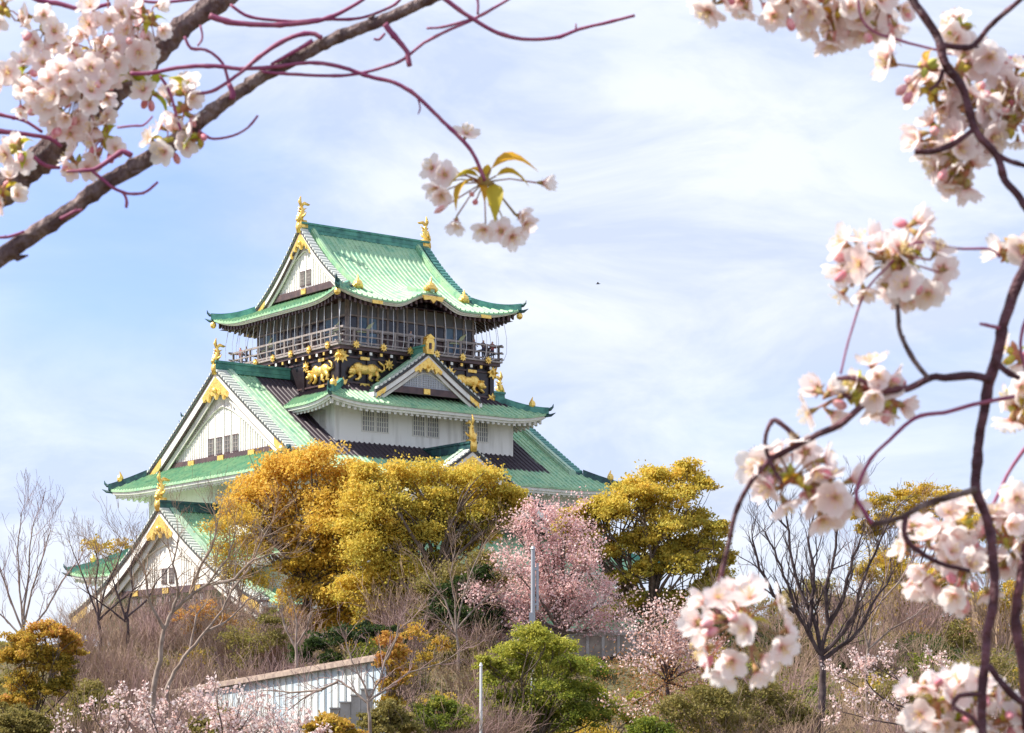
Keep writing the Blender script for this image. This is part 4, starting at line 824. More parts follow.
for i, (px, d) in enumerate(spots):
    k = random.choice([0, 0, 1, 2]); x = (px-512)/F*d; zn = 'at the left under the lower gable' if px < 385 else ('in mid slope below the pink cherry' if px < 640 else 'on the right under the bare trees')
    kind = ('olive', 'green', 'ochre')[k]; lab = 'one of several low %s leafy shrubs %s' % (kind, zn); gr = 'low %s shrubs %s' % (kind, zn); sc = random.uniform(.8, 1.4)
    if not protos[k].get('used'): protos[k]['used'] = 1; r_ = protos[k]; r_.location = (x, d, gz(x, d)); r_.scale = (sc,)*3; r_['label'] = lab; r_['group'] = gr
    else: copy_thing(protos[k], (x, d, gz(x, d)), random.uniform(0, 6), sc, lab, gr)
for o in protos:
    for c_ in [o]+[q for q in bpy.data.objects if q.name.startswith('low_shrub')]:
        if 'used' in c_: del c_['used']
# ---- grass and ground litter on the slope
n = 80000; gx = rng.uniform(-32, 32, n); gy = rng.uniform(62, 124, n); gp_ = np.array([(a, b, gz(a, b)+rng.uniform(.02, .22)) for a, b in zip(gx, gy)])
go = cards('grass', gp_, rng.uniform(.15, .4, n), 'grass', None, rng.uniform(0, 1, n), .35); tag(go, 'dry and green grass with leaf litter covering the slope', 'grass', kind='stuff')

# ---- ribbed white wall with coping, concrete steps
M['panel'] = mat('blue_white_panel', (.52, .62, .70), .5, 0, (.68, .72, .72), .8, .4, .6)
M['panel2'] = mat('pale_panel', (.80, .78, .72), .6, 0, (.66, .70, .72), 1.2)
M['coping'] = mat('weathered_coping', (.42, .33, .27), .85, 0, (.28, .21, .18), 3)
M['concrete'] = mat('grey_concrete', (.32, .30, .28), .9, 0, (.42, .40, .38), 1.5, bump=.4)
A0, A1 = P(120, 703, 104), P(382, 659, 80)
wl = thing('ribbed_wall', 'long ribbed blue-white wall with a reddish coping running down to the left', 'wall', (A1.x, A1.y, gz(A1.x, A1.y)))
off = -Vector(wl.location); n_ = 46
pm, rb, cp = MB(), MB(), MB(); u = (A1-A0); u2 = Vector((u.x, u.y, 0)).normalized(); nn = Vector((u2.y, -u2.x, 0))
for i in range(n_):
    a = A0.lerp(A1, i/n_); b = A0.lerp(A1, (i+1)/n_); k = 'panel2' if random.random() < .2 else 'panel'
    ins = nn*random.uniform(-.015, .015)
    pm.add([tuple(Vector((p.x, p.y, zz))+q) for p in (a, b) for zz in (-1.7, p.z-.05) for q in (ins, ins-nn*.15)], [(0, 1, 3, 2), (4, 6, 7, 5), (0, 2, 6, 4), (1, 5, 7, 3), (2, 3, 7, 6)], k)
    rr = MB() if False else rb; rr.tube([(a.x+nn.x*.05, a.y+nn.y*.05, -1.7), (a.x+nn.x*.05, a.y+nn.y*.05, a.z-.05)], .022, 'concrete', 4)
cp.sweep([A0, A0.lerp(A1, .5), A1], .5, -.06, .1, 'coping'); cp.sweep([A0+Vector((0, 0, .1)), A1+Vector((0, 0, .1))], .3, 0, .07, 'coping')
for b_, nm in ((pm, 'wall_panels'), (rb, 'ribs'), (cp, 'coping')):
    o = b_.build(nm, wl); o.location = off
B0 = P(325, 733, 74); st_ = thing('concrete_steps', 'stepped grey concrete retaining wall climbing to the right in front of the ribbed wall', 'steps', (B0.x, B0.y, gz(B0.x, B0.y)))
sx = [(310, 722), (320, 716), (330, 709), (340, 703), (351, 696), (361, 690), (371, 684)]
for (a, ta), (b, tb) in zip(sx[:-1], sx[1:]):
    mb_ = MB(); p, q = P(a, ta, 74), P(b, ta, 74); mb_.box((p.x, 74, -1.6), (q.x-.012, 75.2, p.z), 'concrete'); mb_.box((p.x-.02, 73.96, p.z), (q.x-.01, 75.2, p.z+.05), 'concrete'); o = mb_.build('step', st_); o.location = -Vector(st_.location)
# ---- lamp pole, white post
M['steel'] = mat('galvanised_steel', (.42, .44, .48), .5, .2); M['whitep'] = mat('white_paint', (.8, .8, .8), .6)
def pole(name, label, cat, px, top, d, r, m, head=True):
    p = P(px, top, d); z0 = gz(p.x, d); ro = thing(name, label, cat, (p.x, d, z0)); mb_ = MB(); h = p.z-z0
    mb_.tube([(0, 0, 0), (0, 0, .5), (0, 0, .52), (0, 0, h*.5), (0, 0, h)], [r*1.5, r*1.5, r, r, r*.85], m, 10); mb_.build('pole', ro)
    c = MB(); c.tube([(0, 0, h), (0, 0, h+.12)], [r*1.2, r*.5], m, 10); c.build('cap', ro)
    if head:
        b = MB(); b.tube([(r*1.9, 0, h-2.6), (r*1.9, 0, h-.6)], r*.55, m, 8); b.box((0, -.05, h-2.4), (r*2, .05, h-2.3), m); b.box((0, -.05, h-.9), (r*2, .05, h-.8), m); b.build('conduit', ro)
        f2 = MB(); f2.box((-.16, -.1, h-3.1), (.02, .14, h-2.7), m); f2.build('junction_box', ro)
    return ro
pole('lamp_pole', 'slim grey steel pole standing in front of the pink cherry tree', 'pole', 533, 549, 98, .10, 'steel')
pole('marker_post', 'short thin white post left of the bright green tree', 'post', 481, 666, 82, .055, 'whitep', False)
M['fence_panel'] = mat('tan_fence_panel', (.34, .29, .24), .85, 0, (.24, .20, .17), 2.5)
# ---- concrete fence on top of the bank
fp = P(616, 657, 112); fz = gz(fp.x, 112); fe = thing('bank_fence', 'short grey concrete panel fence on top of the dry grass bank', 'fence', (fp.x, 112, fz))
for i in range(9):
    c = MB(); x = -2.2+i*.75; c.box((x, -.09, -.6), (x+.14, .09, 1.35), 'concrete'); c.build('post', fe)
    if i < 8: c = MB(); c.box((x+.14, -.04, .12), (x+.75, .04, 1.15), 'fence_panel'); c.build('panel', fe)
c = MB(); c.box((-2.3, -.12, 1.17), (4.0, .12, 1.30), 'stone'); c.build('rail', fe); c = MB(); c.box((-2.3, -.2, -.6), (4.0, .2, .08), 'barkdark'); c.build('kerb', fe)
# ---- distant house with an orange roof
M['terracotta'] = mat('orange_roof', (.30, .13, .08), .8, 0, (.22, .09, .06), 2); 
hp = P(955, 640, 165); hz = gz(hp.x, 165); ho = thing('house', 'distant low house with an orange tiled roof seen between the trees on the right', 'house', (hp.x, 165, hz))
c = MB(); c.box((-3.2, 0, -.5), (3.6, 5, 2.5), 'plaster2'); c.build('wall', ho)
c = MB(); c.add([(-3.8, -.6, 2.4), (4.2, -.6, 2.4), (4.2, 5.6, 2.4), (-3.8, 5.6, 2.4), (-2.6, 2.5, 4.0), (3, 2.5, 4.0)], [(0, 1, 5, 4), (1, 2, 5), (2, 3, 4, 5), (3, 0, 4), (3, 2, 1, 0)], 'terracotta'); c.build('roof', ho)
for x in (-2.2, 0, 2.2): c = MB(); c.box((x-.4, -.03, .9), (x+.4, .02, 1.9), 'glass'); c.build('window', ho)

# ---- visitors on the balcony
def make_person(label, shirt):
    bm_ = bpy.data.meshes.new('person'); V = [(0, 0, .92), (0, 0, 1.15), (0, 0, 1.38), (0, 0, 1.5), (0, 0, 1.58), (0, 0, 1.70), (-.09, 0, .88), (-.1, .02, .48), (-.1, 0, .07), (-.1, -.14, .03), (.09, 0, .88), (.1, .02, .48), (.1, 0, .07), (.1, -.14, .03),
        (-.19, 0, 1.4), (-.25, -.04, 1.15), (-.2, -.24, 1.06), (-.16, -.32, 1.1), (.19, 0, 1.4), (.25, -.04, 1.15), (.2, -.24, 1.06), (.16, -.32, 1.1), (0, -.05, 1.62)]
    Ed = [(0, 1), (1, 2), (2, 3), (3, 4), (4, 5), (0, 6), (6, 7), (7, 8), (8, 9), (0, 10), (10, 11), (11, 12), (12, 13), (2, 14), (14, 15), (15, 16), (16, 17), (2, 18), (18, 19), (19, 20), (20, 21), (4, 22)]
    Rr = [.15, .13, .15, .06, .09, .09, .1, .07, .045, .04, .1, .07, .045, .04, .07, .05, .038, .035, .07, .05, .038, .035, .06]
    bm_.from_pydata(V, Ed, []); o = bpy.data.objects.new('person', bm_); col.objects.link(o)
    md = o.modifiers.new('s', 'SKIN'); 
    for i, r in enumerate(Rr): bm_.skin_vertices[0].data[i].radius = (r, r*.8 if i in (0, 1, 2) else r)
    bm_.skin_vertices[0].data[0].use_root = True; o.modifiers.new('u', 'SUBSURF').levels = 1
    dg = bpy.context.evaluated_depsgraph_get(); me = bpy.data.meshes.new_from_object(o.evaluated_get(dg)); bpy.data.objects.remove(o)
    me.materials.clear()
    for m_ in (M['skin'], M['hairm'], M[shirt], M['denim']): me.materials.append(m_)
    for p in me.polygons:
        z = p.center.z; y = p.center.y; p.material_index = (1 if (z > 1.68 or (z > 1.56 and y > .0)) else 0) if z > 1.47 else (2 if z > .93 and not y < -.22 else (0 if z > .93 else 3)); p.use_smooth = True
    o = bpy.data.objects.new('person', me); col.objects.link(o); return tag(o, label, 'person')
M['skin'] = mat('skin', (.5, .3, .22), .6); M['hairm'] = mat('dark_hair', (.02, .015, .015), .5); M['denim'] = mat('dark_trousers', (.03, .035, .06), .8)
M['shirt1'] = mat('dark_coat', (.05, .035, .07), .8); M['shirt2'] = mat('red_coat', (.28, .06, .07), .8); M['shirt3'] = mat('pale_coat', (.4, .38, .42), .8)
cm = Matrix.Translation((CX, CY, 0)) @ Matrix.Rotation(TH, 4, 'Z')
for sx, sy, rz, sh, lab in [(5.6, -8.4, 0, 'shirt1', 'visitor in a dark coat leaning on the balcony rail near its right end'), (6.5, -8.5, .1, 'shirt1', 'dark-coated visitor, second from the right corner of the balcony'), (7.5, -8.45, -.2, 'shirt2', 'visitor in a reddish coat at the right corner of the balcony'),
      (7.9, -7.2, .9, 'shirt1', 'visitor in dark clothes standing just round the right corner of the balcony'), (-8.05, 7.4, -1.5, 'shirt2', 'visitor in a reddish coat at the left end of the balcony'), (-8.0, 6.5, -1.6, 'shirt1', 'dark-coated visitor beside the red coat at the left end of the balcony'), (-1.0, -8.4, 0, 'shirt3', 'visitor in a pale coat at the middle of the balcony front')]:
    o = make_person(lab, sh); p = cm @ Vector((sx, sy, 31.5)); o.location = p; o.rotation_euler = (0, 0, TH+rz)
# ---- a bird crossing the sky
bd = MB(); bd.tube([(-.28, 0, 0), (-.15, 0, .02), (0, 0, .03), (.15, 0, .02), (.3, 0, .05)], [.01, .05, .07, .05, .01], 'black', 7)
for sg in (-1, 1): bd.add([(.1, sg*.04, .04), (-.08, sg*.04, .04), (-.12, sg*.38, .16), (.02, sg*.4, .17), (.02, sg*.75, .06)], [(0, 1, 2, 3), (3, 2, 4)], 'black')
bo = bd.build('bird', None, True); bo.scale = (.55,)*3; bo.location = P(598, 284, 150); tag(bo, 'small dark bird flying in the open sky right of the keep', 'bird')
# ================================================================== FOREGROUND CHERRY BOUGHS
def petalmat(name, c0, c1, c2, trans):
    m = bpy.data.materials.new(name); m.use_nodes = True; nt = m.node_tree; nt.nodes.clear()
    at = N(nt, 'ShaderNodeAttribute', attribute_name='rad'); r = N(nt, 'ShaderNodeValToRGB'); e = r.color_ramp.elements
    e[0].position = .08; e[0].color = (*c0, 1); e[1].position = .28; e[1].color = (*c1, 1); k = e.new(.95); k.color = (*c2, 1)
    oi = N(nt, 'ShaderNodeObjectInfo'); mr = N(nt, 'ShaderNodeMapRange'); mr.inputs[3].default_value = .0; mr.inputs[4].default_value = .25
    mx0 = N(nt, 'ShaderNodeMix', data_type='RGBA'); mx0.inputs['B'].default_value = (.93, .66, .66, 1)
    nt.links.new(at.outputs['Fac'], r.inputs[0]); nt.links.new(oi.outputs['Random'], mr.inputs[0]); nt.links.new(mr.outputs[0], mx0.inputs['Factor']); nt.links.new(r.outputs[0], mx0.inputs['A'])
    d = N(nt, 'ShaderNodeBsdfDiffuse'); tr = N(nt, 'ShaderNodeBsdfTranslucent'); mx = N(nt, 'ShaderNodeMixShader', inp={0: trans}); o = N(nt, 'ShaderNodeOutputMaterial')
    nt.links.new(mx0.outputs['Result'], d.inputs[0]); nt.links.new(mx0.outputs['Result'], tr.inputs[0]); nt.links.new(d.outputs[0], mx.inputs[1]); nt.links.new(tr.outputs[0], mx.inputs[2]); nt.links.new(mx.outputs[0], o.inputs[0])
    return m
M['petal'] = petalmat('white_pink_petals', (.93, .58, .54), (.96, .87, .86), (.97, .95, .95), .58)
M['calyx'] = mat('red_green_calyx', (.45, .16, .09), .6, 0, (.35, .25, .08), 90)
M['scale'] = mat('yellow_green_bud_scale', (.55, .42, .06), .6, 0, (.40, .40, .06), 60)
M['stamen'] = mat('yellow_stamens', (.9, .72, .35), .6)
M['stalk'] = mat('flower_stalk', (.30, .20, .08), .6, 0, (.42, .12, .12), 30)
M['bud'] = mat('pink_bud', (.70, .22, .28), .6, 0, (.82, .45, .45), 80)
M['youngleaf'] = leafmat('young_cherry_leaf', [(.34, .42, .04), (.55, .50, .05), (.75, .42, .05)], .5, .4, .25)
M['fgbark'] = mat('cherry_bark', (.12, .065, .065), .7, 0, (.30, .21, .20), 34, .42, .62, bump=.8, bscale=70, vec=(1.6, 1, 1))
M['fgbarkdark'] = mat('dark_cherry_bark', (.06, .014, .024), .65, 0, (.19, .07, .09), 40, .45, .7, bump=.5, bscale=80)
M['fgtwig'] = mat('purple_red_twig', (.24, .035, .12), .6, 0, (.33, .09, .15), 60, .4, .7)
def flower_mesh(seed, cup, size=.0185, droop=0):
    r = np.random.default_rng(seed); mb = MB(); rad = []
    for k in range(5):
        a0 = 2*math.pi*k/5+r.uniform(-.08, .08); tl = cup+r.uniform(-.14, .14); tw = r.uniform(-.2, .2); rows = []
        nu, nv = 6, 5
        for j in range(nu+1):
            u = j/nu; w = .62*math.sin(math.pi*min(1, .10+u*.80))**.75*(1 if u < .9 else .8); row = []
            for i in range(nv+1):
                v = -1+2*i/nv; L_ = u*(1-.13*(1-abs(v))*(u > .9)-.06*v*v*u)
                x = L_; y = v*w*.66; zz = .30*u*u*math.sin(tl)+.16*v*v*u+.05*math.sin(7*u+3*v+seed+k)*u+tw*v*u*.3
                rr = x*math.cos(tl*.85); z_ = x*math.sin(tl*.85)+zz*.6
                row.append(((rr*math.cos(a0)-y*math.sin(a0))*size, (rr*math.sin(a0)+y*math.cos(a0))*size, z_*size)); rad.append(u)
            rows.append(row)
        mb.grid(rows, 'petal')
    for k in range(14):
        a = r.uniform(0, 6.28); t = r.uniform(.15, .42); h = r.uniform(.34, .52)*size; p = Vector((math.cos(a)*t*size, math.sin(a)*t*size, h))
        b = len(mb.v); mb.tube([(0, 0, 0), p], .00022, 'stamen', 3, False); mb.ball(p, .00075, 'stamen', 4, 3)
    mb.tube([(0, 0, .0005), (0, 0, -.004), (0, 0, -.009)], [.0032, .0026, .0009], 'calyx', 6)
    for k in range(5): a = 2*math.pi*(k+.5)/5; mb.add([(0, 0, -.0015), (math.cos(a-.3)*.004, math.sin(a-.3)*.004, -.0012), (math.cos(a)*.008, math.sin(a)*.008, -.0005), (math.cos(a+.3)*.004, math.sin(a+.3)*.004, -.0012)], [(0, 1, 2, 3)], 'calyx')
    me = bpy.data.meshes.new('blossom'); me.from_pydata(mb.v, [], mb.f); me.update()
    for m_ in mb.mats: me.materials.append(M[m_])
    me.polygons.foreach_set('material_index', mb.m); me.polygons.foreach_set('use_smooth', [True]*len(mb.f))
    at = me.attributes.new('rad', 'FLOAT', 'POINT'); vals = rad+[0]*(len(mb.v)-len(rad)); at.data.foreach_set('value', vals)
    return me
FL = [flower_mesh(i, c, s) for i, (c, s) in enumerate([(.05, .0195), (.25, .0195), (.45, .0185), (.8, .0175), (.15, .020), (1.0, .0165), (.35, .0195)])]
def leaf_mesh(mb, p, d, L_, tint):
    d = d.normalized(); up = Vector((0, 0, 1)); s = d.cross(up)
    if s.length < .1: s = Vector((1, 0, 0))
    s.normalize(); nn_ = s.cross(d); rows = []
    for j in range(7):
        u = j/6; w = L_*.27*math.sin(math.pi*u**.8)*(1-.25*u)+.0003; c = p+d*L_*u+nn_*L_*(.18*math.sin(math.pi*u))-up*L_*.18*u*u
        rows.append([tuple(c-s*w+nn_*w*.45), tuple(c-s*w*.5+nn_*w*.12), tuple(c), tuple(c+s*w*.5+nn_*w*.12), tuple(c+s*w+nn_*w*.45)])
    mb.tint = tint; mb.grid(rows, 'youngleaf'); mb.tint = .5
class Bough:
    def __init__(s, name, label, d, at, cat='cherry branch', group=None):
        s.d = d; s.root = thing(name, label, cat, P(*at, d), 0, group); s.off = -Vector(s.root.location); s.n = 0; s.extra = []
        s.dd = {}
    def pt(s, px, py, dd=0): return P(px, py, s.d+dd)
    def wood(s, name, pts, r0, r1, m, dd=0, dd1=None, knob=.06, n=9, sides=True):
        """picture-scale polyline; r in picture pixels"""
        dd1 = dd if dd1 is None else dd1; V_ = [s.pt(a, b, dd+(dd1-dd)*i/(len(pts)-1)) for i, (a, b) in enumerate(pts)]; fine = []; K = len(V_)
        for i in range(K-1):
            p0, p1, p2, p3 = V_[max(i-1, 0)], V_[i], V_[i+1], V_[min(i+2, K-1)]
            q_ = max(3, int((p2-p1).length/.006))
            for q in range(q_):
                t = q/q_; fine.append(.5*((2*p1)+(p2-p0)*t+(2*p0-5*p1+4*p2-p3)*t*t+(3*p1-p0-3*p2+p3)*t**3))
        fine.append(V_[-1]); k = len(fine); px = s.d/F; rr = []; w = 0
        for i in range(k):
            w = w*.7+rng.normal()*.3; node = .16 if (i % 9 == 4) else 0
            rr.append((r0+(r1-r0)*i/(k-1))*px*(1+knob*w*2+node))
        kk = [Vector(rng.normal(size=3)) for _ in range(k//7+3)]
        fine = [f_+kk[i//7].lerp(kk[i//7+1], (i % 7)/7)*min(rr[i]*.28, .0012)+Vector(rng.normal(size=3))*rr[i]*.05 for i, f_ in enumerate(fine)]
        mb = MB(); mb.tube(fine, rr, m, n)
        if sides:                                       # buds and short spurs
            for i in range(6, k-3, max(8, int(26))):
                if random.random() < .5: continue
                t = (fine[i+1]-fine[i-1]).normalized(); a = t.orthogonal().normalized(); a = Quaternion(t, random.uniform(0, 6.28)) @ a
                mb.tube([fine[i], fine[i]+a*rr[i]*1.1+t*rr[i]*.5, fine[i]+a*rr[i]*1.5+t*rr[i]*1.6], [rr[i]*.5, rr[i]*.42, rr[i]*.08], m, 6)
        o = mb.build(name, s.root, True); o.location = s.off; return fine
    def cluster(s, cx, cy, R_, n, buds=2, leaves=2, hub=None, dd=0, toward=.12, ls=.022, down=.1, tint=None, scale=1.0):
        """umbel of blossoms round a hub; cx, cy, R_ in the picture's scale"""
        px = s.d/F; c = s.pt(cx, cy, dd); hb = s.pt(*(hub or (cx, cy)), dd); R3 = R_*px; st = MB(); fl = []
        lf = MB(); k = 0; placed = []; buds += n//5
        while k < n:
            for _try in range(30):
                v = Vector(rng.normal(size=3)); v.y *= .35+toward; v.normalize(); v.y = -abs(v.y) if random.random() < toward+.1 else v.y
                v.z -= down; v.normalize(); p = c+v*R3*random.uniform(.70, 1.05)
                if all((p-q).length > .016*scale for q in placed): break
            placed.append(p); k += 1
            nr = (v+Vector((0, -toward*1.2+(.15 if toward < .3 else 0), -.12))+Vector(rng.normal(size=3))*.4).normalized()
            fl.append((p, nr)); base = p-nr*.0085*scale
            mid = hb.lerp(base, .55)+Vector((0, 0, .15*R3*random.uniform(0, 1)))
            st.tube([hb+Vector(rng.normal(size=3))*.002, hb.lerp(mid, .55)+Vector(rng.normal(size=3))*.001, mid, base], [.0011, .0009, .0008, .001], 'stalk', 5)
        for _ in range(buds):
            v = Vector(rng.normal(size=3)); v.z -= .4; v.normalize(); p = c+v*R3*random.uniform(.55, .95); e = p+(v+Vector((0, 0, -.5))).normalized()*.013
            st.tube([hb, hb.lerp(p, .6)+Vector((0, 0, .1*R3)), p], [.0009, .0008, .0009], 'stalk', 5)
            st.tube([p, p.lerp(e, .25), p.lerp(e, .6), p.lerp(e, .9), e], [.0014, .0034, .0042, .0028, .0006], 'bud', 8)
        st.ball(hb, (.0055, .0055, .005), 'calyx', 8, 6)
        for _ in range(6): q = Vector(rng.normal(size=3)).normalized(); st.tube([hb, hb+q*.008, hb+q*.013], [.003, .0034, .0006], 'scale' if random.random() < .6 else 'calyx', 6)
        co = st.build('flower_cluster', s.root, True); co.location = s.off
        for p, nr in fl:
            me = random.choice(FL); q = nr.to_track_quat('Z', 'Y') @ Quaternion((0, 0, 1), random.uniform(0, 6.28)); sc = random.uniform(.74, 1.06)*scale
            s.flower(co, me, p, q, sc)
        for _ in range(leaves):
            v = Vector((random.uniform(-1, 1), random.uniform(-.7, .2), random.uniform(-.5, .9))).normalized(); l = MB()
            leaf_mesh(l, hb+v*.003, v, ls*random.uniform(.75, 1.3), random.uniform(0, 1) if tint is None else tint); o = l.build('leaf', co, True)
        return co
    def flower(s, co, me, p, q, sc):
        if s.n < 100:
            o = bpy.data.objects.new('blossom', me); col.objects.link(o); o.parent = co; o.location = p; o.rotation_mode = 'QUATERNION'; o.rotation_quaternion = q; o.scale = (sc,)*3; s.n += 1
        else: s.extra.append((me, p, q, sc))
    def one(s, co, px_, py_, nr, dd=0, sc=1, me=0):
        p = s.pt(px_, py_, dd); s.flower(co, FL[me], p, Vector(nr).normalized().to_track_quat('Z', 'Y'), sc)
    def finish(s):
        if not s.extra: return
        V, Fc, mi, rd = [], [], [], []
        for me, p, q, sc in s.extra:
            o = len(V); mt = Matrix.Translation(p) @ q.to_matrix().to_4x4() @ Matrix.Scale(sc, 4)
            V += [tuple(mt @ v.co) for v in me.vertices]; Fc += [[a+o for a in pl.vertices] for pl in me.polygons]; mi += [pl.material_index for pl in me.polygons]; rd += [a.value for a in me.attributes['rad'].data]
        me = bpy.data.meshes.new('blossoms'); me.from_pydata(V, [], Fc); me.update()
        for m_ in FL[0].materials: me.materials.append(m_)
        me.polygons.foreach_set('material_index', mi); me.polygons.foreach_set('use_smooth', [True]*len(Fc)); at = me.attributes.new('rad', 'FLOAT', 'POINT'); at.data.foreach_set('value', rd)
        o = bpy.data.objects.new('blossoms', me); col.objects.link(o); o.parent = s.root; o.location = s.off; tag(o, kind='stuff')

# ---- left: long slender bough reaching from the lower left corner up across the top
B = Bough('cherry_branch', 'long cherry bough rising from the left edge, with a drooping leafy flower tuft', 2.6, (0, 257))
W = B.wood
W('limb', [(-260, 420), (-120, 335), (-40, 284), (0, 257), (60, 217), (115, 178), (170, 145), (220, 105), (270, 72), (330, 40), (385, 18), (440, -5), (520, -30), (640, -60)], 10.5, 4, 'fgbark', n=14)
for pts, r0, r1 in [([(131, 156), (122, 152), (113, 159), (99, 168), (89, 171), (67, 172)], 3.2, 1.6), ([(92, 171), (100, 178), (112, 188), (122, 193), (126, 201), (126, 208)], 1.8, 1.4), ([(121, 192), (130, 194), (142, 193), (150, 189), (158, 182)], 1.5, 1.2),
    ([(60, 219), (70, 214), (76, 211), (83, 210)], 1.8, 1.2), ([(-30, 238), (-5, 237), (8, 236), (24, 231)], 1.3, 1.6), ([(199, 131), (206, 136), (214, 139), (233, 136), (248, 128), (258, 116)], 1.5, 1.2),
    ([(322, 38), (310, 33), (287, 39), (263, 55), (240, 74), (212, 92), (189, 92)], 2.6, 1.5), ([(312, 41), (291, 53), (271, 64)], 2.2, 1.3),
    ([(130, 74), (153, 73), (183, 67), (214, 65), (240, 68), (275, 66), (310, 62), (338, 66), (369, 76), (396, 84), (420, 100), (439, 117), (459, 137), (474, 156), (485, 181)], 2.2, 1.9),
    ([(262, 72), (279, 74), (318, 76), (357, 74), (388, 66), (404, 59), (424, 43), (447, 31), (470, 21), (494, 8), (518, -6)], 1.7, 1.4), ([(427, 29), (440, 28), (451, 25), (474, 18)], 1.2, 1.4),
    ([(384, 25), (390, 34), (398, 43), (406, 53), (408, 67)], 3.2, 2.6), ([(374, 39), (379, 40), (385, 34)], 1.2, 1.2), ([(440, -4), (459, 10), (474, 20), (494, 31), (517, 38), (537, 39), (560, 36), (580, 29), (607, 23), (635, 16)], 2.4, 1.4), ([(576, 30), (576, 24)], 1.2, .7),
    ([(478, 14), (478, 2), (474, -12)], 1.4, 1.3), ([(160, 76), (168, 88), (173, 102), (177, 118), (181, 131)], 1.6, 1.3), ([(118, 128), (134, 126), (144, 125), (153, 116)], 1.2, 1), ([(200, 25), (202, 38), (197, 46)], 1.2, 1),
    ([(185, 36), (191, 48), (206, 50), (222, 63), (229, 84)], 1.6, 1.8), ([(229, 84), (232, 92), (231, 99)], 2.6, 3.2), ([(418, 100), (420, 108), (418, 114)], .9, .6)]:
    W('twig', pts, r0, r1, 'fgtwig', dd=-.01, n=7)
c = B.cluster(483, 182, 30, 0, buds=0, leaves=0, hub=(484, 182))
tu = MB(); hb = B.pt(484, 182)
FLW = [((432, 168), (-.6, -.7, .2), 0), ((445, 175), (-.3, -.9, 0), 4), ((436, 188), (-.3, -.5, -.7), 2), ((456, 222), (-.1, -.35, -.9), 3), ((484, 229), (-.2, -.6, -.7), 2), ((501, 231), (.1, -.95, -.2), 0), ((512, 237), (.4, -.6, -.6), 1), ((520, 216), (.7, -.5, -.3), 3), ((525, 224), (.6, -.4, -.6), 2), ((543, 183), (.9, -.2, -.1), 5), ((466, 134), (.2, -.6, .6), 4), ((441, 195), (.1, -.7, -.5), 3)]
for (q, w), nr, k in FLW:
    e = B.pt(q, w)-Vector(nr).normalized()*.008; m_ = hb.lerp(e, .5)+Vector((0, 0, .004)); tu.tube([hb, m_, e], [.0011, .0008, .001], 'stalk', 5); B.one(c, q, w, nr, me=k, sc=.92)
for q, w in [(434, 213), (470, 196), (474, 205), (492, 207)]:
    e = B.pt(q, w); p = hb.lerp(e, .75); tu.tube([hb, p], [.0009, .0009], 'stalk', 5); tu.tube([p, p.lerp(e, .3), p.lerp(e, .7), e], [.0012, .003, .0034, .0006], 'bud', 8)
tu.ball(hb, (.008, .006, .006), 'calyx', 8, 6); tu.build('stalks', c, True)
for (p0, p1, tn) in [((491, 169), (537, 164), .95), ((496, 176), (528, 181), .6), ((479, 177), (450, 181), .5), ((474, 179), (457, 204), .75), ((495, 184), (495, 214), .5), ((487, 178), (488, 162), .7), ((478, 184), (484, 198), .9), ((482, 176), (466, 168), .9)]:
    q0, q1 = B.pt(*p0), B.pt(*p1, -.01); l = MB(); l.tube([hb, q0], [.001, .001], 'stalk', 5); leaf_mesh(l, q0, q1-q0, (q1-q0).length*1.05, tn); l.build('leaf', c, True)
for a in [(184, 108, 17, 5), (168, 142, 18, 5), (186, 92, 14, 3), (200, 138, 9, 1)]: B.cluster(*a, buds=1, leaves=1)
B.finish()
# ---- left: thick bough behind, with the big flower head in front of it
B = Bough('cherry_branch', 'thick grey-brown cherry bough behind the big blossom cluster in the top left corner', 2.8, (0, 195)); W = B.wood
W('limb', [(-200, 330), (-60, 240), (0, 193), (35, 163), (75, 128), (115, 92), (150, 58), (180, 28), (215, 4), (260, -25), (330, -60)], 17, 9, 'fgbark', n=14)
for pts, r0, r1 in [([(210, 15), (222, 20), (240, 24), (279, 25), (318, 21), (340, 13), (361, 0), (372, -8)], 3.4, 1.6), ([(230, 5), (245, 15), (263, 19), (298, 21), (318, 19), (361, 18), (396, 4), (402, -8)], 1.6, 1.4), ([(20, -10), (38, 0), (61, 5), (84, 10), (111, 4)], 3, 2), ([(-20, 130), (0, 132), (23, 134), (50, 138), (61, 146)], 2.8, 2), ([(-20, 112), (0, 115), (23, 120), (42, 132)], 2, 1.6), ([(120, -5), (150, 2), (180, 1), (212, -4)], 1.5, 1.5), ([(30, 155), (45, 166), (60, 168)], 2.5, 1.5)]:
    W('twig', pts, r0, r1, 'fgtwig', dd=-.04, n=7)
for a, kw in [((80, 92, 42, 26), dict(hub=(78, 94), buds=5, leaves=2)), ((95, 60, 34, 14), dict(hub=(96, 60), buds=4, leaves=1)), ((150, 22, 22, 9), dict(leaves=2)), ((108, 18, 22, 8), dict(leaves=0)), ((45, 30, 20, 6), dict(leaves=2)), ((18, 82, 24, 9), dict(leaves=2)), ((128, 55, 20, 6), dict(leaves=0)), ((150, 92, 10, 1), dict(leaves=4, ls=.034, tint=.1)), ((104, 140, 18, 6), dict(leaves=1, buds=3)), ((78, 165, 12, 3), dict(leaves=1, buds=2)), ((18, 148, 14, 3), dict(leaves=2)), ((5, 10, 20, 5), dict(leaves=1)), ((2, 190, 15, 3), dict(leaves=1)), ((60, 115, 24, 5), dict(leaves=0))]:
    B.cluster(*a, dd=-.12, toward=.5, **kw)
B.finish()
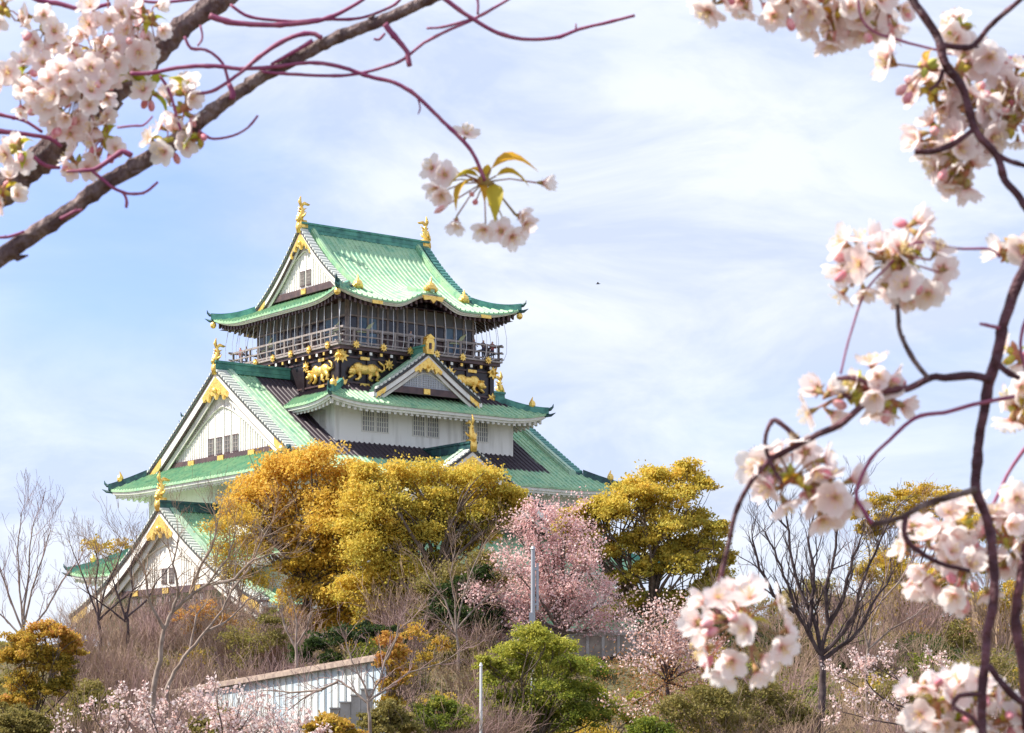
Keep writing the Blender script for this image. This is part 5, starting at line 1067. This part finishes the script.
# ---- top right: flowers hanging in from above
B = Bough('cherry_branch', 'row of backlit blossom tufts hanging in along the top edge right of centre', 2.1, (800, -30)); W = B.wood
W('limb', [(640, -70), (720, -40), (800, -32), (880, -30), (960, -60)], 4, 4, 'fgbarkdark', n=10)
for a in [(712, -2, 15, 4), (748, -2, 17, 4), (780, 6, 20, 6), (818, 8, 20, 7), (850, 14, 22, 8), (882, 12, 24, 9), (832, 30, 12, 3), (862, 32, 12, 3)]: B.cluster(*a, hub=(a[0]+2, a[1]-14), buds=1, leaves=1, ls=.014, down=.3)
W('twig', [(857, -20), (858, 0), (861, 18), (873, 31.5), (897, 39), (936, 49.5), (960, 55), (1024, 57), (1060, 58)], 1.2, 1.3, 'fgtwig', dd=-.03, n=7); B.finish()
# ---- upper right bough
B = Bough('cherry_branch', 'dark cherry bough slanting down the top right corner through backlit blossoms', 2.0, (912, 2)); W = B.wood
W('limb', [(860, -90), (890, -40), (910, 0), (927, 24), (940, 43), (945, 66), (961, 87), (970, 114), (977, 132), (997, 156), (1004, 180), (1017, 195), (1028, 212), (1060, 260)], 5, 3.4, 'fgbarkdark')
for pts, r0, r1 in [([(940, 43), (960, 46.5), (972, 45), (987, 28), (1002, 15), (1020, 0), (1040, -20)], 3.2, 2.2), ([(973, 130), (957, 142), (936, 151), (915, 151.5)], 2.4, 3.2), ([(944, 69), (939, 81), (928.6, 90)], 2.4, 1.6), ([(997, 155), (1011, 162), (1028, 167), (1060, 175)], 2.6, 2.2)]:
    W('twig', pts, r0, r1, 'fgbarkdark', n=8)
for a, kw in [((932, 92, 22, 8), {}), ((958, 72, 20, 6), {}), ((955, 160, 26, 11), {}), ((935, 140, 20, 6), {}), ((985, 130, 22, 8), {}), ((1000, 100, 22, 7), {}), ((1018, 80, 16, 5), {}), ((968, 108, 20, 6), {}), ((958, 30, 13, 4), {}), ((1012, 125, 18, 5), {}), ((992, 62, 14, 4), {}), ((960, 180, 14, 4), {})]:
    B.cluster(*a, buds=1, leaves=1, ls=.014, dd=.05, **kw)
c = B.cluster(926, 66, 10, 0, buds=0, leaves=1, ls=.014)
tu = MB(); hb = B.pt(926, 68)
for q, w in [(896, 95), (904, 104)]:
    e = B.pt(q, w); p = hb.lerp(e, .66); tu.tube([hb, p], [.0009, .001], 'stalk', 5); tu.tube([p, p.lerp(e, .3), p.lerp(e, .7), e], [.0014, .0036, .004, .0006], 'bud', 8)
for (q, w), nr in [((888, 64), (-.9, -.3, .1))]: tu.tube([hb, B.pt(q+7, w)], [.0009, .0009], 'stalk', 5); B.one(c, q, w, nr, me=1); B.one(c, q+2, w-8, (-.5, .2, .7), me=3)
tu.build('stalks', c, True); B.finish()
# ---- right main bough
B = Bough('cherry_branch', 'dark upright cherry bough down the right side with curving side twigs', 1.9, (985, 733)); W = B.wood
W('limb', [(1120, 120), (1070, 190), (1024, 268), (1009, 308), (1000, 338), (996, 358), (988, 380), (983, 410), (979, 440), (979, 460), (976, 488), (986, 520), (992, 560), (994, 600), (989, 632), (986, 664), (982, 696), (984, 733), (986, 790), (990, 900)], 6.4, 4.0, 'fgbarkdark', n=12)
for pts, r0, r1, m_ in [([(989, 379), (970, 375), (944, 378.5), (931, 378.5), (908, 390), (882, 393), (865.5, 403), (842.6, 422.7), (819, 434), (802.7, 443), (768, 461), (747.5, 486), (735, 514.5), (729, 543), (721, 576), (715, 596), (721, 617), (740, 631)], 4, 2, 'fgbarkdark'),
    ([(800, 440), (782, 424.5), (771, 420), (764, 441), (772, 465), (783, 483)], 2.6, 1.8, 'fgbarkdark'), ([(931, 378), (914.6, 360), (900, 334), (898, 314.6), (896, 290)], 2.6, 2.2, 'fgbark'),
    ([(1000, 257), (990, 249), (957, 249), (931, 242.6), (911, 244), (891.7, 262), (865.5, 291.7), (852, 331), (841, 373.5)], 1.4, 1.1, 'fgtwig'), ([(882, 391.5), (855.7, 378.5), (832.7, 383), (850.8, 399.7)], 3, 2, 'fgbarkdark'),
    ([(1015, 396), (996, 399.7), (973.5, 404.6), (944, 413), (921, 416), (904.8, 426), (890, 440), (870, 460), (856, 492), (862, 508), (872, 524)], 2, 2, 'fgtwig'), ([(976, 490), (960, 494), (928, 504), (900, 518), (872, 525)], 3.6, 2.6, 'fgbark'), ([(907, 517), (905, 536), (918, 552), (940, 564), (970, 571)], 3, 2, 'fgbarkdark'),
    ([(988, 664), (1004, 684), (1024, 702), (1060, 720)], 3.6, 3, 'fgbarkdark'), ([(982, 694), (960, 696), (954, 708), (972, 718), (986, 738)], 2.6, 2.2, 'fgbarkdark'), ([(1000, 328), (990, 326), (980, 324)], 2, 1.4, 'fgtwig'), ([(994, 358), (1004, 370), (1020, 378)], 4, 2.6, 'fgbarkdark'), ([(1040, 300), (1026, 320), (1021, 345), (1026, 370)], 2, 1.6, 'fgtwig')]:
    W('twig', pts, r0, r1, m_, dd=-.01, n=8)
for a, kw in [((868, 268, 36, 13), dict(hub=(892, 262))), ((915, 275, 32, 10), dict(hub=(896, 265))), ((911, 228, 10, 2), dict(hub=(903, 250))), ((870, 385, 24, 7), dict(hub=(858, 392))), ((822, 402, 16, 4), dict(hub=(850, 392))), ((890, 402, 14, 3), dict()), 
    ((795, 475, 33, 11), dict(hub=(792, 478))), ((828, 492, 28, 7), dict(hub=(800, 480))), ((768, 470, 14, 3), dict()), ((740, 632, 46, 19), dict(hub=(745, 625), leaves=3))]:
    B.cluster(*a, **{**dict(buds=1, leaves=1, ls=.016), **kw})
B.finish()
# ---- right lower flower masses on a second stem
B = Bough('cherry_branch', 'dark cherry stem at the right edge with big white blossom masses behind the main bough', 2.0, (1020, 733)); W = B.wood
W('limb', [(1060, 470), (1035, 520), (1022, 572), (1018, 620), (1022, 664), (1026, 700), (1030, 760), (1036, 900)], 5, 5.5, 'fgbarkdark', n=12)
W('twig', [(1040, 430), (1010, 470), (985, 520), (955, 560)], 2, 1.6, 'fgtwig', dd=.05, n=7)
for a, kw in [((930, 560, 38, 14), dict(hub=(955, 560))), ((965, 580, 34, 9), dict(hub=(965, 565))), ((960, 525, 26, 9), {}), ((1005, 540, 28, 10), {}), ((1018, 500, 16, 4), {}), ((1012, 252, 12, 3), {}), ((1016, 395, 14, 3), {}), ((1016, 355, 12, 2), {}), ((935, 705, 30, 9), {}), ((972, 705, 32, 9), {}), ((1005, 718, 20, 6), {}), ((955, 725, 26, 6), {}), ((1018, 415, 12, 2), {})]:
    B.cluster(*a, **{**dict(buds=1, leaves=2, ls=.016, dd=.02), **kw})
B.finish()
